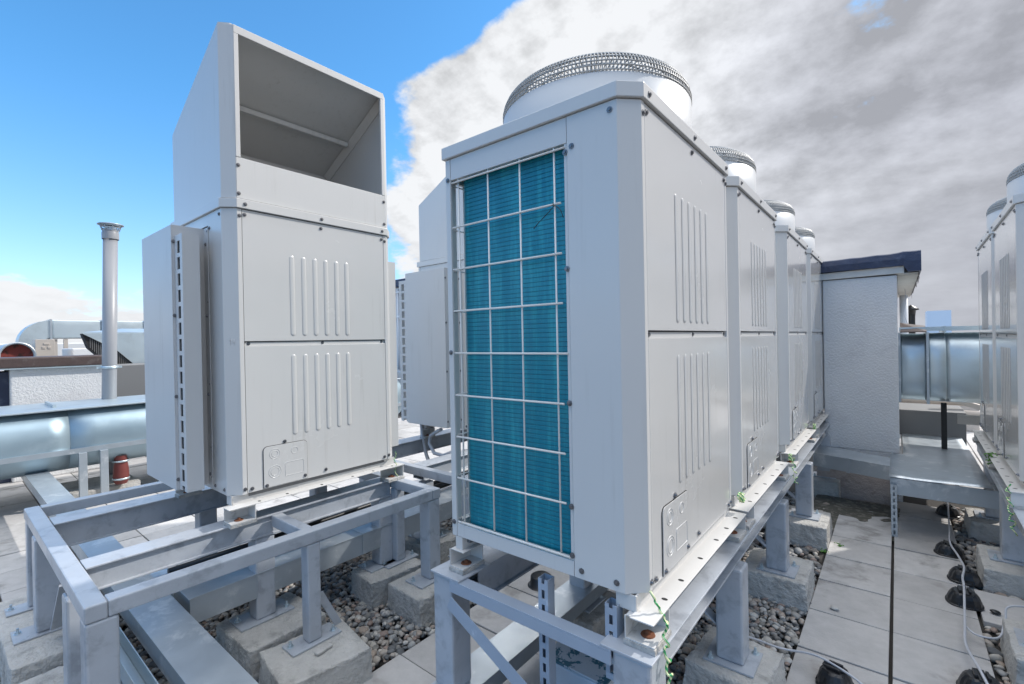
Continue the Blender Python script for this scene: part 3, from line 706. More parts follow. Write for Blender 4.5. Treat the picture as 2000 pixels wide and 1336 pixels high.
# stand under the row of four units
ms = empty('steel_stand', (-1.1, 1.4, 0)); tag(ms, 'long grey steel stand carrying the row of four units', 'steel stand')
def msb(mb, name, bevel=0.002, m=STEEL):
    o = mb.build(name, m, ms, bevel=bevel); o.location = (1.1, -1.4, 0); return o
mb = MB(); mb.box(-0.770, -0.590, 1.512, 6.62, ZT - 0.009, ZT).box(-0.698, -0.690, 1.514, 6.618, ZT - 0.120, ZT - 0.0094).box(-0.765, -0.625, 1.514, 6.618, ZT - 0.130, ZT - 0.1204); mb.box(-0.770, -0.590, 1.372, 1.5115, ZT - 0.009, ZT); msb(mb, 'main_beam')
mb = MB(); channel_y(mb, 1.512, 6.62, -1.600, -1.425, ZT, 0.15); mb.box(-1.600, -1.425, 1.372, 1.5115, ZT - 0.009, ZT); msb(mb, 'main_beam')
mb = MB(); angle_x(mb, -1.482, -0.730, 1.372, ZT - 0.0092, 0.055, 0.05, 0.007, 1); msb(mb, 'front_rail', 0.001, STEELB)
for y in (2.52, 3.80, 5.10, 6.4):
    mb = MB(); mb.box(-1.424, -0.771, y, y + 0.06, ZT - 0.075, ZT - 0.012); msb(mb, 'cross_rail')
mb = MB(); gusset(mb, (-1.48, 1.367, 0.50), (-0.80, 1.367, 0.17), 0.001, 0.03); msb(mb, 'brace', 0, STEELB)
for y in (2.48, 3.60, 4.80):
    mb = MB(); gusset(mb, (-0.71, y, 0.16), (-1.16, y, 0.50), 0.028, 0.004); msb(mb, 'brace', 0)
for (x, y, w) in ((-1.54, 1.441, 0.115), (-0.664, 1.445, 0.13), (-0.652, 2.50, 0.125), (-0.652, 3.65, 0.125), (-0.652, 4.87, 0.125), (-0.652, 6.35, 0.125), (-1.52, 2.50, 0.11), (-1.52, 3.65, 0.11), (-1.52, 4.87, 0.11), (-1.52, 6.3, 0.11)):
    zb = 0.0 if y > 1.6 else G
    lg = leg(ms, x, y, ZT - (0.131 if y > 1.6 else 0.0095), w, zb=zb, plate=(0.115, 0.105)); lg.location = (1.1, -1.4, 0)

# stand across the walkway
rs = empty('steel_stand', (1.0, 4.5, 0)); tag(rs, 'grey steel stand under the units at the right edge', 'steel stand')
rs.rotation_euler = (0, 0, R(-1.2))
def rsb(mb, name, bevel=0.002):
    return mb.build(name, STEEL, rs, bevel=bevel)
mb = MB(); mb.box(-0.475, -0.29, -1.5, 1.95, ZT - 0.052, ZT - 0.043).box(-0.445, -0.436, -1.5, 1.95, ZT - 0.17, ZT - 0.0525).box(-0.435, -0.29, -1.5, 1.95, ZT - 0.17, ZT - 0.162); rsb(mb, 'main_beam')
mb = MB(); mb.box(0.36, 0.52, -1.5, 1.95, ZT - 0.17, ZT - 0.043); rsb(mb, 'main_beam')
for y in (-0.9, 0.33, 1.35):
    for x in (-0.38, 0.45): leg(rs, x, y, ZT - 0.171, 0.13, zb=-0.03)
    mb = MB().box(-0.30, 0.36, y - 0.03, y + 0.03, ZT - 0.15, ZT - 0.08); rsb(mb, 'cross_rail')

# stand of the hooded unit farther back
bs = empty('steel_stand', (-3.3, 3.6, 0)); tag(bs, 'steel frame stand under the half-hidden hooded unit farther back', 'steel stand')
def bsb(mb, name):
    o = mb.build(name, STEEL, bs, bevel=0.004); o.location = (3.3, -3.6, 0); return o
mb = MB(); mb.box(-4.3, -2.43, 2.43, 2.49, ZT - 0.066, ZT); bsb(mb, 'end_rail')
mb = MB(); mb.box(-4.3, -2.43, 4.6, 4.67, ZT - 0.066, ZT); bsb(mb, 'end_rail')
mb = MB(); mb.box(-2.51, -2.43, 2.491, 4.599, ZT - 0.066, ZT); bsb(mb, 'front_rail')
mb = MB(); channel_y(mb, 2.492, 4.598, -3.10, -2.95, ZT, 0.12); bsb(mb, 'main_beam')
mb = MB(); channel_y(mb, 2.492, 4.598, -3.98, -3.80, ZT, 0.14); bsb(mb, 'main_beam')
mb = MB(); mb.box(-2.949, -2.511, 3.2, 3.26, ZT - 0.066, ZT - 0.002); bsb(mb, 'cross_rail')
for x, y in ((-2.47, 2.50), (-3.02, 2.56), (-3.88, 2.56), (-3.02, 4.3), (-3.88, 4.3), (-2.47, 4.5), (-2.47, 3.3)):
    lg = leg(bs, x, y, ZT - 0.141, 0.09); lg.location = (3.3, -3.6, 0)

# ------------------------------------------------------------------ concrete blocks
def block(x0, x1, y0, y1, label, zt=0.0, rz=0.0, seed=0, zb=G - 0.03, grp='concrete blocks under the stand legs', n=22):
    cx, cy = (x0 + x1) / 2, (y0 + y1) / 2; a, b, h = (x1 - x0) / 2, (y1 - y0) / 2, zt - 0.0 - zb
    bm = bmesh.new(); bmesh.ops.create_cube(bm, size=2)
    bmesh.ops.subdivide_edges(bm, edges=bm.edges, cuts=n, use_grid_fill=True)
    for v in bm.verts:
        p = v.co.copy(); q = Vector((p.x * a, p.y * b, (p.z + 1) / 2 * h))
        # round the edges a little and roughen the faces
        e = sorted((abs(p.x), abs(p.y), max(p.z, -0.5)))
        edge = max(0, e[1] - 0.86) / 0.14 if e[2] > 0.99 else 0
        nn = noise.noise(q * 9 + Vector((seed * 3.1, 0, 0))); n2 = noise.noise(q * 38 + Vector((seed, 5, 0)))
        k = 0.006 * edge * (0.6 + 1.5 * abs(n2)) + 0.007 * nn + 0.004 * n2
        d = Vector((p.x if abs(p.x) > 0.99 else 0, p.y if abs(p.y) > 0.99 else 0, p.z * 0.6 if p.z > 0.99 else 0))
        v.co = q - d * abs(k)
        if p.z < 0.99: v.co.x *= 1 + 0.05 * (1 - p.z) / 2; v.co.y *= 1 + 0.05 * (1 - p.z) / 2
    me = bpy.data.meshes.new('concrete_block'); bm.to_mesh(me); bm.free(); me.materials.append(CONC)
    o = bpy.data.objects.new('concrete_block', me); col.objects.link(o); o.location = (cx, cy, zb); o.rotation_euler = (0, 0, rz)
    return tag(o, label, 'concrete block', grp)
block(-2.57, -2.19, 1.03, 1.47, 'concrete block under the short middle leg of the left stand, nearest of that stand', rz=R(-8), seed=1)
block(-3.07, -2.64, 1.02, 1.46, 'concrete block just behind the nearest one, under a thick leg of the left stand', rz=R(2), seed=2)
block(-2.99, -2.70, 1.84, 2.27, 'long pale concrete block in the gravel under the far thick leg of the left stand', rz=R(-6), seed=3)
block(-2.64, -2.29, 1.89, 2.27, 'concrete block half hidden by the blue-grey corner post of the near stand', rz=R(-3), seed=4)
block(-3.95, -3.56, 1.00, 1.46, 'concrete block behind the wide cable tray, crossed by a diagonal shadow', rz=R(2), seed=5)
block(-4.45, -3.45, 0.22, 0.60, 'big concrete block in the bottom left corner under the stand', seed=6, rz=R(1), n=20)
block(-3.30, -2.30, 0.24, 0.58, 'concrete block under the nearest corner leg of the left stand', seed=66, rz=R(0), n=20)
block(-4.0, -3.6, 1.9, 2.3, 'concrete block under the rear far leg of the left stand', seed=7)
block(-0.83, -0.47, 2.33, 2.70, 'concrete block under the second leg of the near stand, gravel around it', rz=R(-4), seed=8)
block(-0.86, -0.47, 3.50, 3.92, 'concrete block beside the walkway under the third leg of the near stand', seed=9, rz=R(1))
block(-0.84, -0.47, 4.62, 5.08, 'concrete block with a mossy side under the fourth leg of the near stand', seed=10, rz=R(1))
block(-0.82, -0.50, 6.1, 6.31, 'small dark concrete block by the foot of the stucco wall', seed=11)
for y, s, w in ((2.5, 12, 'second'), (3.65, 13, 'third'), (4.87, 14, 'fourth')):
    block(-1.72, -1.33, y - .2, y + .2, 'concrete block in shade under the %s inner leg of the near stand' % w, seed=s)
block(0.45, 0.92, 4.55, 5.06, 'concrete block under the leg at the right edge, behind the black cable supports', seed=15, zt=-0.03, rz=R(-1))
block(0.44, 0.92, 3.36, 3.82, 'nearest concrete block at the right edge, beside the looped cable', seed=16, zt=-0.02, rz=R(-1))
block(0.47, 0.92, 5.62, 6.06, 'shaded concrete block behind the platform strut at right', seed=17, zt=-0.03)
for x, y, s, w in ((-2.45, 3.3, 18, 'middle front'), (-3.02, 2.58, 19, 'near'), (-3.88, 2.58, 20, 'near rear'), (-3.02, 4.3, 21, 'far'), (-3.88, 4.3, 22, 'far rear')):
    block(x - .2, x + .2, y - .18, y + .18, 'concrete block under the %s leg of the stand farther back' % w, seed=s, n=8)
for x, y, s, w in ((0.62 + .83, 4.83, 23, 'second'), (.62 + .83, 5.84, 24, 'third')):
    block(x - .2, x + .2, y - .2, y + .2, 'concrete block under the %s outer leg of the right-hand stand' % w, seed=s, zt=-0.03, n=8)
block(-7.95, -7.25, 0.98, 1.62, 'low concrete slab block under the galvanised duct at left', zt=-0.04, seed=25, n=8)

# ------------------------------------------------------------------ cable trays and ducts
def tray(name, x0, x1, y0, y1, z0, z1, label, ax='x', m=GALVR, cover=GALVR, lid=0.008, joints=()):
    t = empty(name, ((x0 + x1) / 2, (y0 + y1) / 2, z0)); tag(t, label, 'cable tray')
    L = (-(x0 + x1) / 2, -(y0 + y1) / 2, -z0)
    MB().box(x0 + .006, x1 - .006, y0 + .006, y1 - .006, z0, z1 - 0.003).build('tray_body', m, t, bevel=0.002, loc=L)
    MB().box(x0, x1, y0, y1, z1 - 0.0025, z1 + 0.003).build('tray_cover', cover, t, bevel=0.001, loc=L)
    if joints:
        j = MB()
        for q in joints:
            if ax == 'x': j.box(q, q + 0.035, y0 - 0.002, y1 + 0.002, z0 + 0.004, z1 + 0.0055)
            else: j.box(x0 - 0.002, x1 + 0.002, q, q + 0.035, z0 + 0.004, z1 + 0.0055)
        j.build('joint_strap', m, t, loc=L)
    return t
tray('cable_tray', -7.9, -1.2, 0.62, 0.80, 0.16, 0.26, 'wide galvanised cable tray with pale cover running under the left stand', joints=(-3.35, -5.2))
tray('cable_tray', -3.12, -2.87, 0.83, 5.2, 0.14, 0.28, 'galvanised cable tray crossing the gravel behind the short legs of the left stand', 'y', joints=(1.86,))
ang = MB(); ang.box(-4.1, -1.2, 0.515, 0.520, 0.12, 0.20).box(-4.1, -1.2, 0.521, 0.575, 0.12, 0.126).box(-4.1, -1.2, 0.576, 0.581, 0.12, 0.20)
tag(ang.build('metal_channel', GALV, bevel=0.001), 'narrow open metal channel beside the wide cable tray at bottom left', 'metal channel')
tray('cable_tray', -1.60, -1.42, 0.9, 3.4, 0.02, 0.10, 'pale cable tray lying under the largest unit', 'y', cover=GALVR, m=GALVR)
tray('cable_tray', -4.09, -3.70, 0.84, 0.98, 0.04, 0.12, 'short metal tray piece under the left stand', 'x')
# pipe run under left unit
for x, r_ in ((-3.35, 0.028), (-3.47, 0.022), (-3.25, 0.018)):
    p = MB().tube([(x, 0.9, 0.20 + r_), (x, 1.8, 0.20 + r_), (x + 0.02, 2.6, 0.22 + r_), (x, 4.6, 0.22 + r_)], r_, 10)
    tag(p.build('insulated_pipe', RUBBER if r_ > .02 else CABLE), {0.028: 'thick black insulated pipe under the hooded unit', 0.022: 'thinner black insulated pipe beside the thick one under the hooded unit', 0.018: 'thin grey pipe beside the black pipes under the hooded unit'}[r_], 'pipe')

# platform cover and tray by the wall at right
pt = empty('cover_platform', (0.25, 6.2, 0.2)); tag(pt, 'weathered galvanised sheet-covered platform across the walkway', 'platform')
PL = (-0.25, -6.2, -0.2)
ZP = 0.35
MB().box(-0.062, 0.86, 5.27, 5.29, ZP - 0.155, ZP - 0.012).build('side_plate', GALVR, pt, bevel=0.002, loc=PL)
MB().box(-0.062, -0.045, 5.292, 6.35, ZP - 0.155, ZP - 0.004).build('side_plate', GALVR, pt, bevel=0.002, loc=PL)
MB().box(0.60, 0.86, 5.292, 5.60, ZP - 0.05, ZP - 0.035).build('tray_floor', GALVR, pt, bevel=0.002, loc=PL)
cvp = MB(); nxp, nyp = 8, 22; vs = []; fs = []
for j in range(nyp + 1):
    for i in range(nxp + 1):
        u_, v_ = i / nxp, j / nyp; y = 5.24 + v_ * 2.36; x = (-0.068 if y < 6.3 else 0.035) + u_ * (0.64 if y < 6.3 else 0.54)
        vs.append((x, y, ZP + 0.022 * max(0, u_ - .3) * (1 - v_) + 0.004 * math.sin(3 * y + 4 * x)))
n0 = len(vs); vs += [(x, y, z + 0.003) for x, y, z in vs]
for j in range(nyp):
    for i in range(nxp):
        a = j * (nxp + 1) + i; fs.append((a, a + nxp + 1, a + nxp + 2, a + 1)); fs.append((n0 + a, n0 + a + 1, n0 + a + nxp + 2, n0 + a + nxp + 1))
for i in range(nxp): fs.append((i, i + 1, n0 + i + 1, n0 + i)); a = nyp * (nxp + 1) + i; fs.append((a, n0 + a, n0 + a + 1, a + 1))
for j in range(nyp): a = j * (nxp + 1); b = a + nxp + 1; fs.append((a, n0 + a, n0 + b, b)); a += nxp; b += nxp; fs.append((a, b, n0 + b, n0 + a))
cvp.add(vs, fs, True).build('cover_sheet', GALVR, pt, loc=PL)
def strut(mb, x, y, z0, z1, s=0.042, face='y'):
    # slotted C-channel standing upright, slots towards -Y
    t = 0.0025; w = s / 2
    mb.box(x - w, x - w + t, y, y + s, z0, z1).box(x + w - t, x + w, y, y + s, z0, z1)
    mb.box(x - w + t, x - 0.007, y, y + t, z0, z1).box(x + 0.007, x + w - t, y, y + t, z0, z1)
    z = z0
    while z < z1:
        mb.box(x - 0.007, x + 0.007, y, y + t, z, min(z + 0.022, z1)); z += 0.055
    mb.box(x - w + t, x + w - t, y + s - t, y + s, z0, z1)
mb = MB(); strut(mb, -0.036, 5.225, G, ZP - 0.06, 0.042); mb.build('leg', GALVR, pt, loc=PL)
mb = MB(); strut(mb, 0.50, 7.2, G, ZP - 0.01, 0.04); mb.build('leg', GALVR, pt, loc=PL)

wt = empty('cable_tray', (-0.33, 5.3, 0.4)); tag(wt, 'sloping galvanised cable tray along the foot of the stucco wall', 'cable tray')
vsx = []
WT = (0.33, -5.3, -0.4)
mb = MB(); mb.prism([(-0.70, 5.86), (-0.066, 5.66), (-0.066, 6.02), (-0.70, 6.30)], ZP - 0.135, ZP - 0.004); mb.build('tray_body', GALVR, wt, bevel=0.002, loc=WT)
mb = MB(); mb.prism([(-0.70, 5.852), (-0.064, 5.652), (-0.064, 6.025), (-0.70, 6.308)], ZP - 0.0035, ZP + 0.003); mb.build('tray_cover', GALVR, wt, bevel=0.001, loc=WT)
mb = MB(); mb.prism([(-0.41, 5.770), (-0.38, 5.761), (-0.38, 5.750), (-0.41, 5.759)], ZP - 0.14, ZP + 0.006); mb.build('joint_strap', GALVR, wt, loc=WT)

# stucco shaft with bitumen roof
wl = empty('stucco_shaft', (-0.31, 6.8, G)); tag(wl, 'pale stucco shaft wall with dark blue bitumen roof edge at the end of the row', 'wall')
WL = (0.31, -6.8, -G)
mb = MB(); mb.box(-0.645, 0.010, 6.36, 10.5, 0.33, 2.20)
mb.build('stucco_wall', STUCCO, wl, bevel=0.012, loc=WL)
MB().prism([(6.24, G - 0.04), (6.355, G - 0.04), (6.355, 0.22), (6.31, 0.20)], -0.72, -0.02, 'x').build('plinth', STUCCOP, wl, bevel=0.01, loc=WL)
MB().box(-0.645, 0.030, 6.3565, 10.5, -0.19, 0.3285).build('wall_foot', STUCCO, wl, loc=WL)
def slope_box(x0, x1, y0, y1, z0a, z0b, z1a, z1b):
    vs = [(x, y, z) for (x, za, zb2) in ((x0, z0a, z1a), (x1, z0b, z1b)) for y in (y0, y1) for z in (za, zb2)]
    return MB().add(vs, [(0, 1, 3, 2), (4, 6, 7, 5), (0, 4, 5, 1), (2, 3, 7, 6), (0, 2, 6, 4), (1, 5, 7, 3)])
slope_box(-0.66, 0.066, 6.338, 6.50, 2.204, 2.214, 2.278, 2.290).build('fascia', SOFF, wl, bevel=0.002, loc=WL)
# bitumen edge with a slightly wavy outline
vs = []; k = 26
for i in range(k + 1):
    x = -0.70 + (0.90) * i / k; w = 0.006 * noise.noise(Vector((x * 9, 0, 0))); z1 = 2.412 + 0.018 * (i / k) + w + (0.006 if i > k * .82 else 0); z0 = (2.286 + 0.006 * noise.noise(Vector((x * 14, 3, 0)))) if x < 0.068 else 2.222
    for y, z in ((6.30 + w, z0), (6.30 + w - 0.004, (z0 + z1) / 2), (6.312, z1 - .012), (6.34, z1), (10.4, z1 + 0.02), (10.4, z0)): vs.append((x, y, z))
fs = []
for i in range(k):
    for j in range(6): a = i * 6 + j; b = i * 6 + (j + 1) % 6; fs.append((a, b, b + 6, a + 6))
fs += [tuple(range(6)), tuple(range(k * 6, k * 6 + 6))[::-1]]
MB().add(vs, fs).build('bitumen_roof', BITU, wl, loc=WL)
# corrugated soffit on the right-hand overhang
pts = []
yy = 6.37
while yy < 10.2:
    pts += [(yy, 2.205), (yy + 0.05, 2.205), (yy + 0.065, 2.188), (yy + 0.115, 2.188)]; yy += 0.13
poly = pts + [(yy, 2.216), (6.37, 2.216)]
MB().prism(poly, 0.013, 0.180, 'x').build('corrugated_soffit', SOFF, wl, loc=WL)
vs = []; rr = random.Random(5)
tr = MB()
for i in range(16):
    y = 6.36 + i * 0.21; z0 = 2.20 - rr.uniform(0.01, 0.07)
    tr.add([(0.186, y, z0), (0.186, y + 0.16, z0 - rr.uniform(-.02, .02)), (0.182, y + 0.16, 2.26), (0.182, y, 2.26)], [(0, 1, 2, 3)])
tr.build('torn_edge_flashing', BITB, wl, loc=WL)
tag(MB().tube([(0.09, 8.2, 2.18), (0.10, 8.2, 2.0), (0.07, 8.22, 1.86), (0.11, 8.2, 1.72), (0.10, 8.2, 1.6)], 0.004, 5).build('hanging_wire', CABLE), 'thin wire hanging below the torn roof edge', 'wire')

# round-cornered galvanised duct behind the platform
rd = empty('galvanised_duct', (0.4, 6.9, 0.8)); tag(rd, 'dented galvanised duct between the stucco wall and the right-hand units', 'duct')
RD = (-0.4, -6.9, -0.8)
def duct_x(x0, x1, y0, y1, z0, z1, name, m, parent, loc, n=16, r=0.10, seed=0, amp=0.012):
    prof = []
    for (cy, cz, a0) in ((y0 + r, z0 + r, math.pi), (y1 - r, z0 + r, 1.5 * math.pi), (y1 - r, z1 - r, 0), (y0 + r, z1 - r, .5 * math.pi)):
        for i in range(5): a = a0 + math.pi / 2 * i / 4; prof.append((cy + r * math.cos(a), cz + r * math.sin(a)))
    # more points down the front face
    out = []
    for i, p in enumerate(prof):
        q = prof[(i + 1) % len(prof)]; d = math.hypot(q[0] - p[0], q[1] - p[1]); k = max(1, int(d / 0.07))
        for j in range(k): out.append((p[0] + (q[0] - p[0]) * j / k, p[1] + (q[1] - p[1]) * j / k))
    vs = []
    for i in range(n + 1):
        x = x0 + (x1 - x0) * i / n
        for (y, z) in out:
            w = amp * noise.noise(Vector((x * 4 + seed, y * 3, z * 4))) * math.sin(math.pi * i / n)
            bulge = amp * 1.6 * math.sin(math.pi * (z - z0) / (z1 - z0)) if y < y0 + r * 0.5 else 0
            vs.append((x, y - w - bulge * math.sin(math.pi * i / n), z))
    k = len(out); fs = [(i * k + j, i * k + (j + 1) % k, (i + 1) * k + (j + 1) % k, (i + 1) * k + j) for i in range(n) for j in range(k)]
    fs += [tuple(range(k)), tuple(range(n * k, n * k + k))[::-1]]
    return MB().add(vs, fs, True).build(name, m, parent, loc=loc)
duct_x(0.03, 0.235, 6.62, 7.5, 0.86, 1.585, 'duct_section', GALV, rd, RD, r=0.22, seed=1, amp=0.012)
duct_x(0.262, 0.395, 6.61, 7.5, 0.855, 1.59, 'duct_section', GALV, rd, RD, r=0.22, seed=4, amp=0.007)
duct_x(0.398, 0.95, 6.61, 7.5, 0.855, 1.59, 'duct_section', GALV, rd, RD, r=0.22, seed=7, amp=0.016)
mb = MB().box(0.237, 0.260, 6.585, 7.52, 0.845, 1.60).box(0.0, 0.03, 6.60, 7.5, 0.85, 1.60); mb.build('duct_flange', GALVR, rd, bevel=0.002, loc=RD)
mb = MB().box(0.02, 1.3, 6.64, 6.66, 1.61, 1.655).box(0.02, 1.3, 6.66, 7.0, 1.640, 1.655).box(0.385, 0.395, 6.62, 7.5, 1.592, 1.66); mb.build('duct_top_rail', GALV, rd, loc=RD)
mb = MB()
for z in np.arange(0.88, 1.58, 0.05): mb.lathe([(0, .004), (.004, .003), (.005, 0)], (0, 0, 0), 6, False); 
MB().add([(0.03, 6.55, 1.60), (0.24, 6.50, 1.600), (0.24, 6.9, 1.66), (0.03, 6.9, 1.70), (0.03, 6.55, 1.61), (0.24, 6.50, 1.607), (0.24, 6.9, 1.67), (0.03, 6.9, 1.71)], [(0, 1, 2, 3), (7, 6, 5, 4), (0, 4, 5, 1), (1, 5, 6, 2), (2, 6, 7, 3), (3, 7, 4, 0)]).build('torn_felt_strip', BITB, rd, loc=RD)
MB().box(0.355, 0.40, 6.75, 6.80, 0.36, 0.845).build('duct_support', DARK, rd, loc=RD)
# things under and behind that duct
bxx = MB().box(-0.02, 0.62, 7.64, 8.4, 0.20, 0.64); tag(bxx.build('dark_opening_box', SHADOWM, bevel=0.004), 'dark box standing in for the shaded opening below the dented duct', 'metal box')  # dark box put in to show the shaded opening behind the platform
for i, (y, z, r_, lab) in enumerate(((9.0, 0.62, 0.045, 'beige pipe seen under the dented duct, upper one'), (8.8, 0.48, 0.06, 'thick beige pipe seen under the dented duct, lower one'))):
    tag(MB().tube([(-0.4, y, z), (3.5, y, z - 0.02)], r_, 14).build('pipe', BEIGE), lab, 'pipe')
ld = MB().box(0.50, 0.72, 7.0, 7.04, 0.60, 0.70); ld.box(0.53, 0.69, 6.995, 6.999, 0.665, 0.672).box(0.53, 0.69, 6.995, 6.999, 0.63, 0.637)
tag(ld.build('slotted_bracket', BEIGE, bevel=0.002), 'pale slotted bracket behind the right-hand units', 'bracket')
inc = MB(); gusset(inc, (0.40, 8.0, 0.80), (1.3, 8.0, 0.50), 0.05, 0.03); tag(inc.build('inclined_tray', BEIGE), 'inclined beige perforated tray below the dented duct', 'cable tray')
tag(MB().box(-0.5, 1.1, 11.5, 13.0, G, 0.55).build('low_wall', BEIGE, bevel=0.01), 'low pale parapet beyond the dented duct', 'wall')

pole = MB().cyl((0.085, 9.1, 0.3), (0.085, 9.1, 2.15), 0.05, 16); tag(pole.build('white_post', WHITEP), 'white post standing under the torn roof corner', 'post')
cap = MB().lathe([(0.0, 0.06), (0.09, 0.0), (0.10, -0.02), (0.06, -0.03), (0.05, -0.12), (0.05, -0.9)], (0.17, 9.4, 1.96), 20); tag(cap.build('roof_vent', RUBBER), 'small dark vent cap beside the white post', 'vent')
fbm = MB().box(11.2, 19.8, 300, 316, -30, 11.6); tag(fbm.build('distant_building', FARB_HAZE), 'haze-tinted flat-roofed building far away above the dented duct', 'building')

# ------------------------------------------------------------------ background at left
ld_ = empty('galvanised_duct', (-7.5, 1.5, 0.5)); tag(ld_, 'big bluish galvanised duct running behind the left stand', 'duct')
LDL = (7.5, -1.5, -0.5)
def duct_y(x0, x1, y0, y1, z0, z1, name, parent, loc, seed=0, r=0.02, amp=0.006, m=GALV):
    o = duct_x(0, y1 - y0, 0, x1 - x0, z0, z1, name, m, parent, (0, 0, 0), n=20, r=r, seed=seed, amp=amp)
    # turn the run from +X to +Y: (x, y, z) -> (x1 - y, y0 + x, z)
    me = o.data
    for v in me.vertices:
        x, y, z = v.co; v.co = (x1 - y, y0 + x, z)
    me.flip_normals() if False else None
    me.update(); o.location = loc; return o
duct_y(-8.3, -7.08, -2.5, 0.964, 0.22, 0.925, 'duct_section', ld_, LDL, 3, 0.30, 0.006, GALVL)
duct_y(-8.3, -7.08, 0.966, 5.5, 0.22, 0.925, 'duct_section', ld_, LDL, 9, 0.30, 0.006, GALVL)
MB().box(-8.2, -7.13, -2.5, 5.5, 0.915, 0.932).build('duct_top_sheet', GALV, ld_, bevel=0.003, loc=LDL)
MB().box(-8.0, -7.4, 0.87, 0.90, 0.933, 0.965).build('duct_bracket', GALV, ld_, loc=LDL)
MB().box(-7.10, -7.06, -2.5, 5.5, 0.435, 0.488).box(-7.14, -7.10, -2.5, 5.5, 0.435, 0.445).build('support_rail', GALVR, ld_, loc=LDL)
for x, y in ((-7.06, 1.06), (-7.05, 1.24)):
    MB().box(x - .03, x + .03, y - .035, y + .035, G, 0.434).build('leg', GALVR, ld_, bevel=0.003, loc=LDL)
rb = empty('rubber_connector', (-7.2, 1.42, 0)); tag(rb, 'dark red rubber pipe connector with steel clamps by the concrete slab', 'pipe connector')
MB().lathe([(0.055, -0.10), (0.075, -0.06), (0.078, 0.0), (0.072, 0.10), (0.062, 0.16), (0.062, 0.24)], (0, 0, 0.08), 20).build('sleeve', REDR, rb)
for z in (0.03, 0.24):
    MB().lathe([(0.078, 0), (0.084, 0.004), (0.084, 0.018), (0.078, 0.022)], (0, 0, z), 20).build('clamp', GALV, rb)

vp = empty('vent_pipe', (-8.0, 1.45, 0.0)); tag(vp, 'tall grey vent pipe with a flared cap, against the sky at left', 'vent pipe')
MB().tube([(0.0, 0.0, -0.1), (0.0, 0.075, 3.13)], 0.077, 32).build('pipe', PIPE, vp)
MB().lathe([(0.090, 3.02), (0.090, 3.10), (0.083, 3.12)], (0, 0.073, 0), 32).build('collar', PIPE, vp)
MB().lathe([(0.085, 3.10), (0.086, 3.14)], (0, 0.074, 0), 32).build('neck', PIPE, vp)
cpm = MB()
for i, (r_, z) in enumerate(((0.093, 3.145), (0.107, 3.168), (0.121, 3.191))): cpm.lathe([(r_ - .012, z), (r_, z + 0.006), (r_, z + 0.010), (r_ - .012, z + 0.004)], (0, 0.076, 0), 32)
cpm.lathe([(0.0, 3.245), (0.05, 3.235), (0.09, 3.222), (0.138, 3.215), (0.138, 3.206), (0.08, 3.206)], (0, 0.077, 0), 32)
for i in range(8): a = i * math.pi / 4; cpm.cyl((0.09 * math.cos(a), 0.076 + .09 * math.sin(a), 3.13), (0.115 * math.cos(a), .076 + .115 * math.sin(a), 3.21), 0.004, 5)
cpm.build('cap', GALVR, vp)
clm = MB(); clm.lathe([(0.084, 0), (0.092, 0.004), (0.092, 0.028), (0.084, 0.032)], (0, 0.035, 1.33), 32); clm.box(0.0, 0.02, 0.12, 0.16, 1.332, 1.358).box(0.0, .02, -0.10, -0.05, 1.332, 1.358); clm.build('clamp', GALV, vp)

pw = empty('parapet', (-9.3, 0.8, G)); tag(pw, 'white stucco parapet with dark brown bitumen cap behind the duct at left', 'wall')
PWL = (9.3, -0.8, -G)
MB().box(-9.8, -9.05, 0.66, 1.66, G, 1.34).build('stucco_wall', STUCCO, pw, bevel=0.02, loc=PWL)
MB().box(-9.78, -9.10, -2.2, 0.52, G, 1.34).build('stucco_wall', STUCCO, pw, bevel=0.02, loc=PWL)
MB().box(-9.74, -9.14, 0.521, 0.659, G, 1.30).build('wall_recess', BITU, pw, loc=PWL)
MB().box(-9.9, -9.0, -2.3, 1.68, 1.352, 1.492).build('bitumen_cap', BITB, pw, bevel=0.02, loc=PWL)
MB().box(-9.92, -8.985, -2.3, 1.685, 1.335, 1.351).build('drip_edge', GALV, pw, loc=PWL)
MB().box(-9.9, -9.1, 1.69, 3.4, 0.6, 1.33).build('parapet_box', SHADOWM, pw, bevel=0.01, loc=PWL)
# red-lined round duct mouth
rm = empty('round_duct', (-10.8, 0.88, 1.5)); tag(rm, 'round duct mouth with rusty red inside behind the brown cap', 'duct')
MBm = MB(); pr = [(-0.23, 0.8), (-0.23, 0.0), (-0.19, -0.01), (-0.19, 0.75)]
vs = []; n = 32
for (r_, x) in ((0.20, -1.2), (0.20, 0.0), (0.215, 0.003), (0.215, 0.012), (0.185, 0.012), (0.185, -1.1)):
    for j in range(n): a = 2 * math.pi * j / n; vs.append((x, r_ * math.cos(a), r_ * math.sin(a)))
fs = [(i * n + j, i * n + (j + 1) % n, (i + 1) * n + (j + 1) % n, (i + 1) * n + j) for i in range(5) for j in range(n)]
MBm.add(vs, fs, True).build('duct_shell', GALVR, rm)
MB().add([(-0.08, 0.184 * math.cos(2 * math.pi * j / 24), 0.184 * math.sin(2 * math.pi * j / 24)) for j in range(24)], [tuple(range(24))]).build('red_lining', REDB, rm)
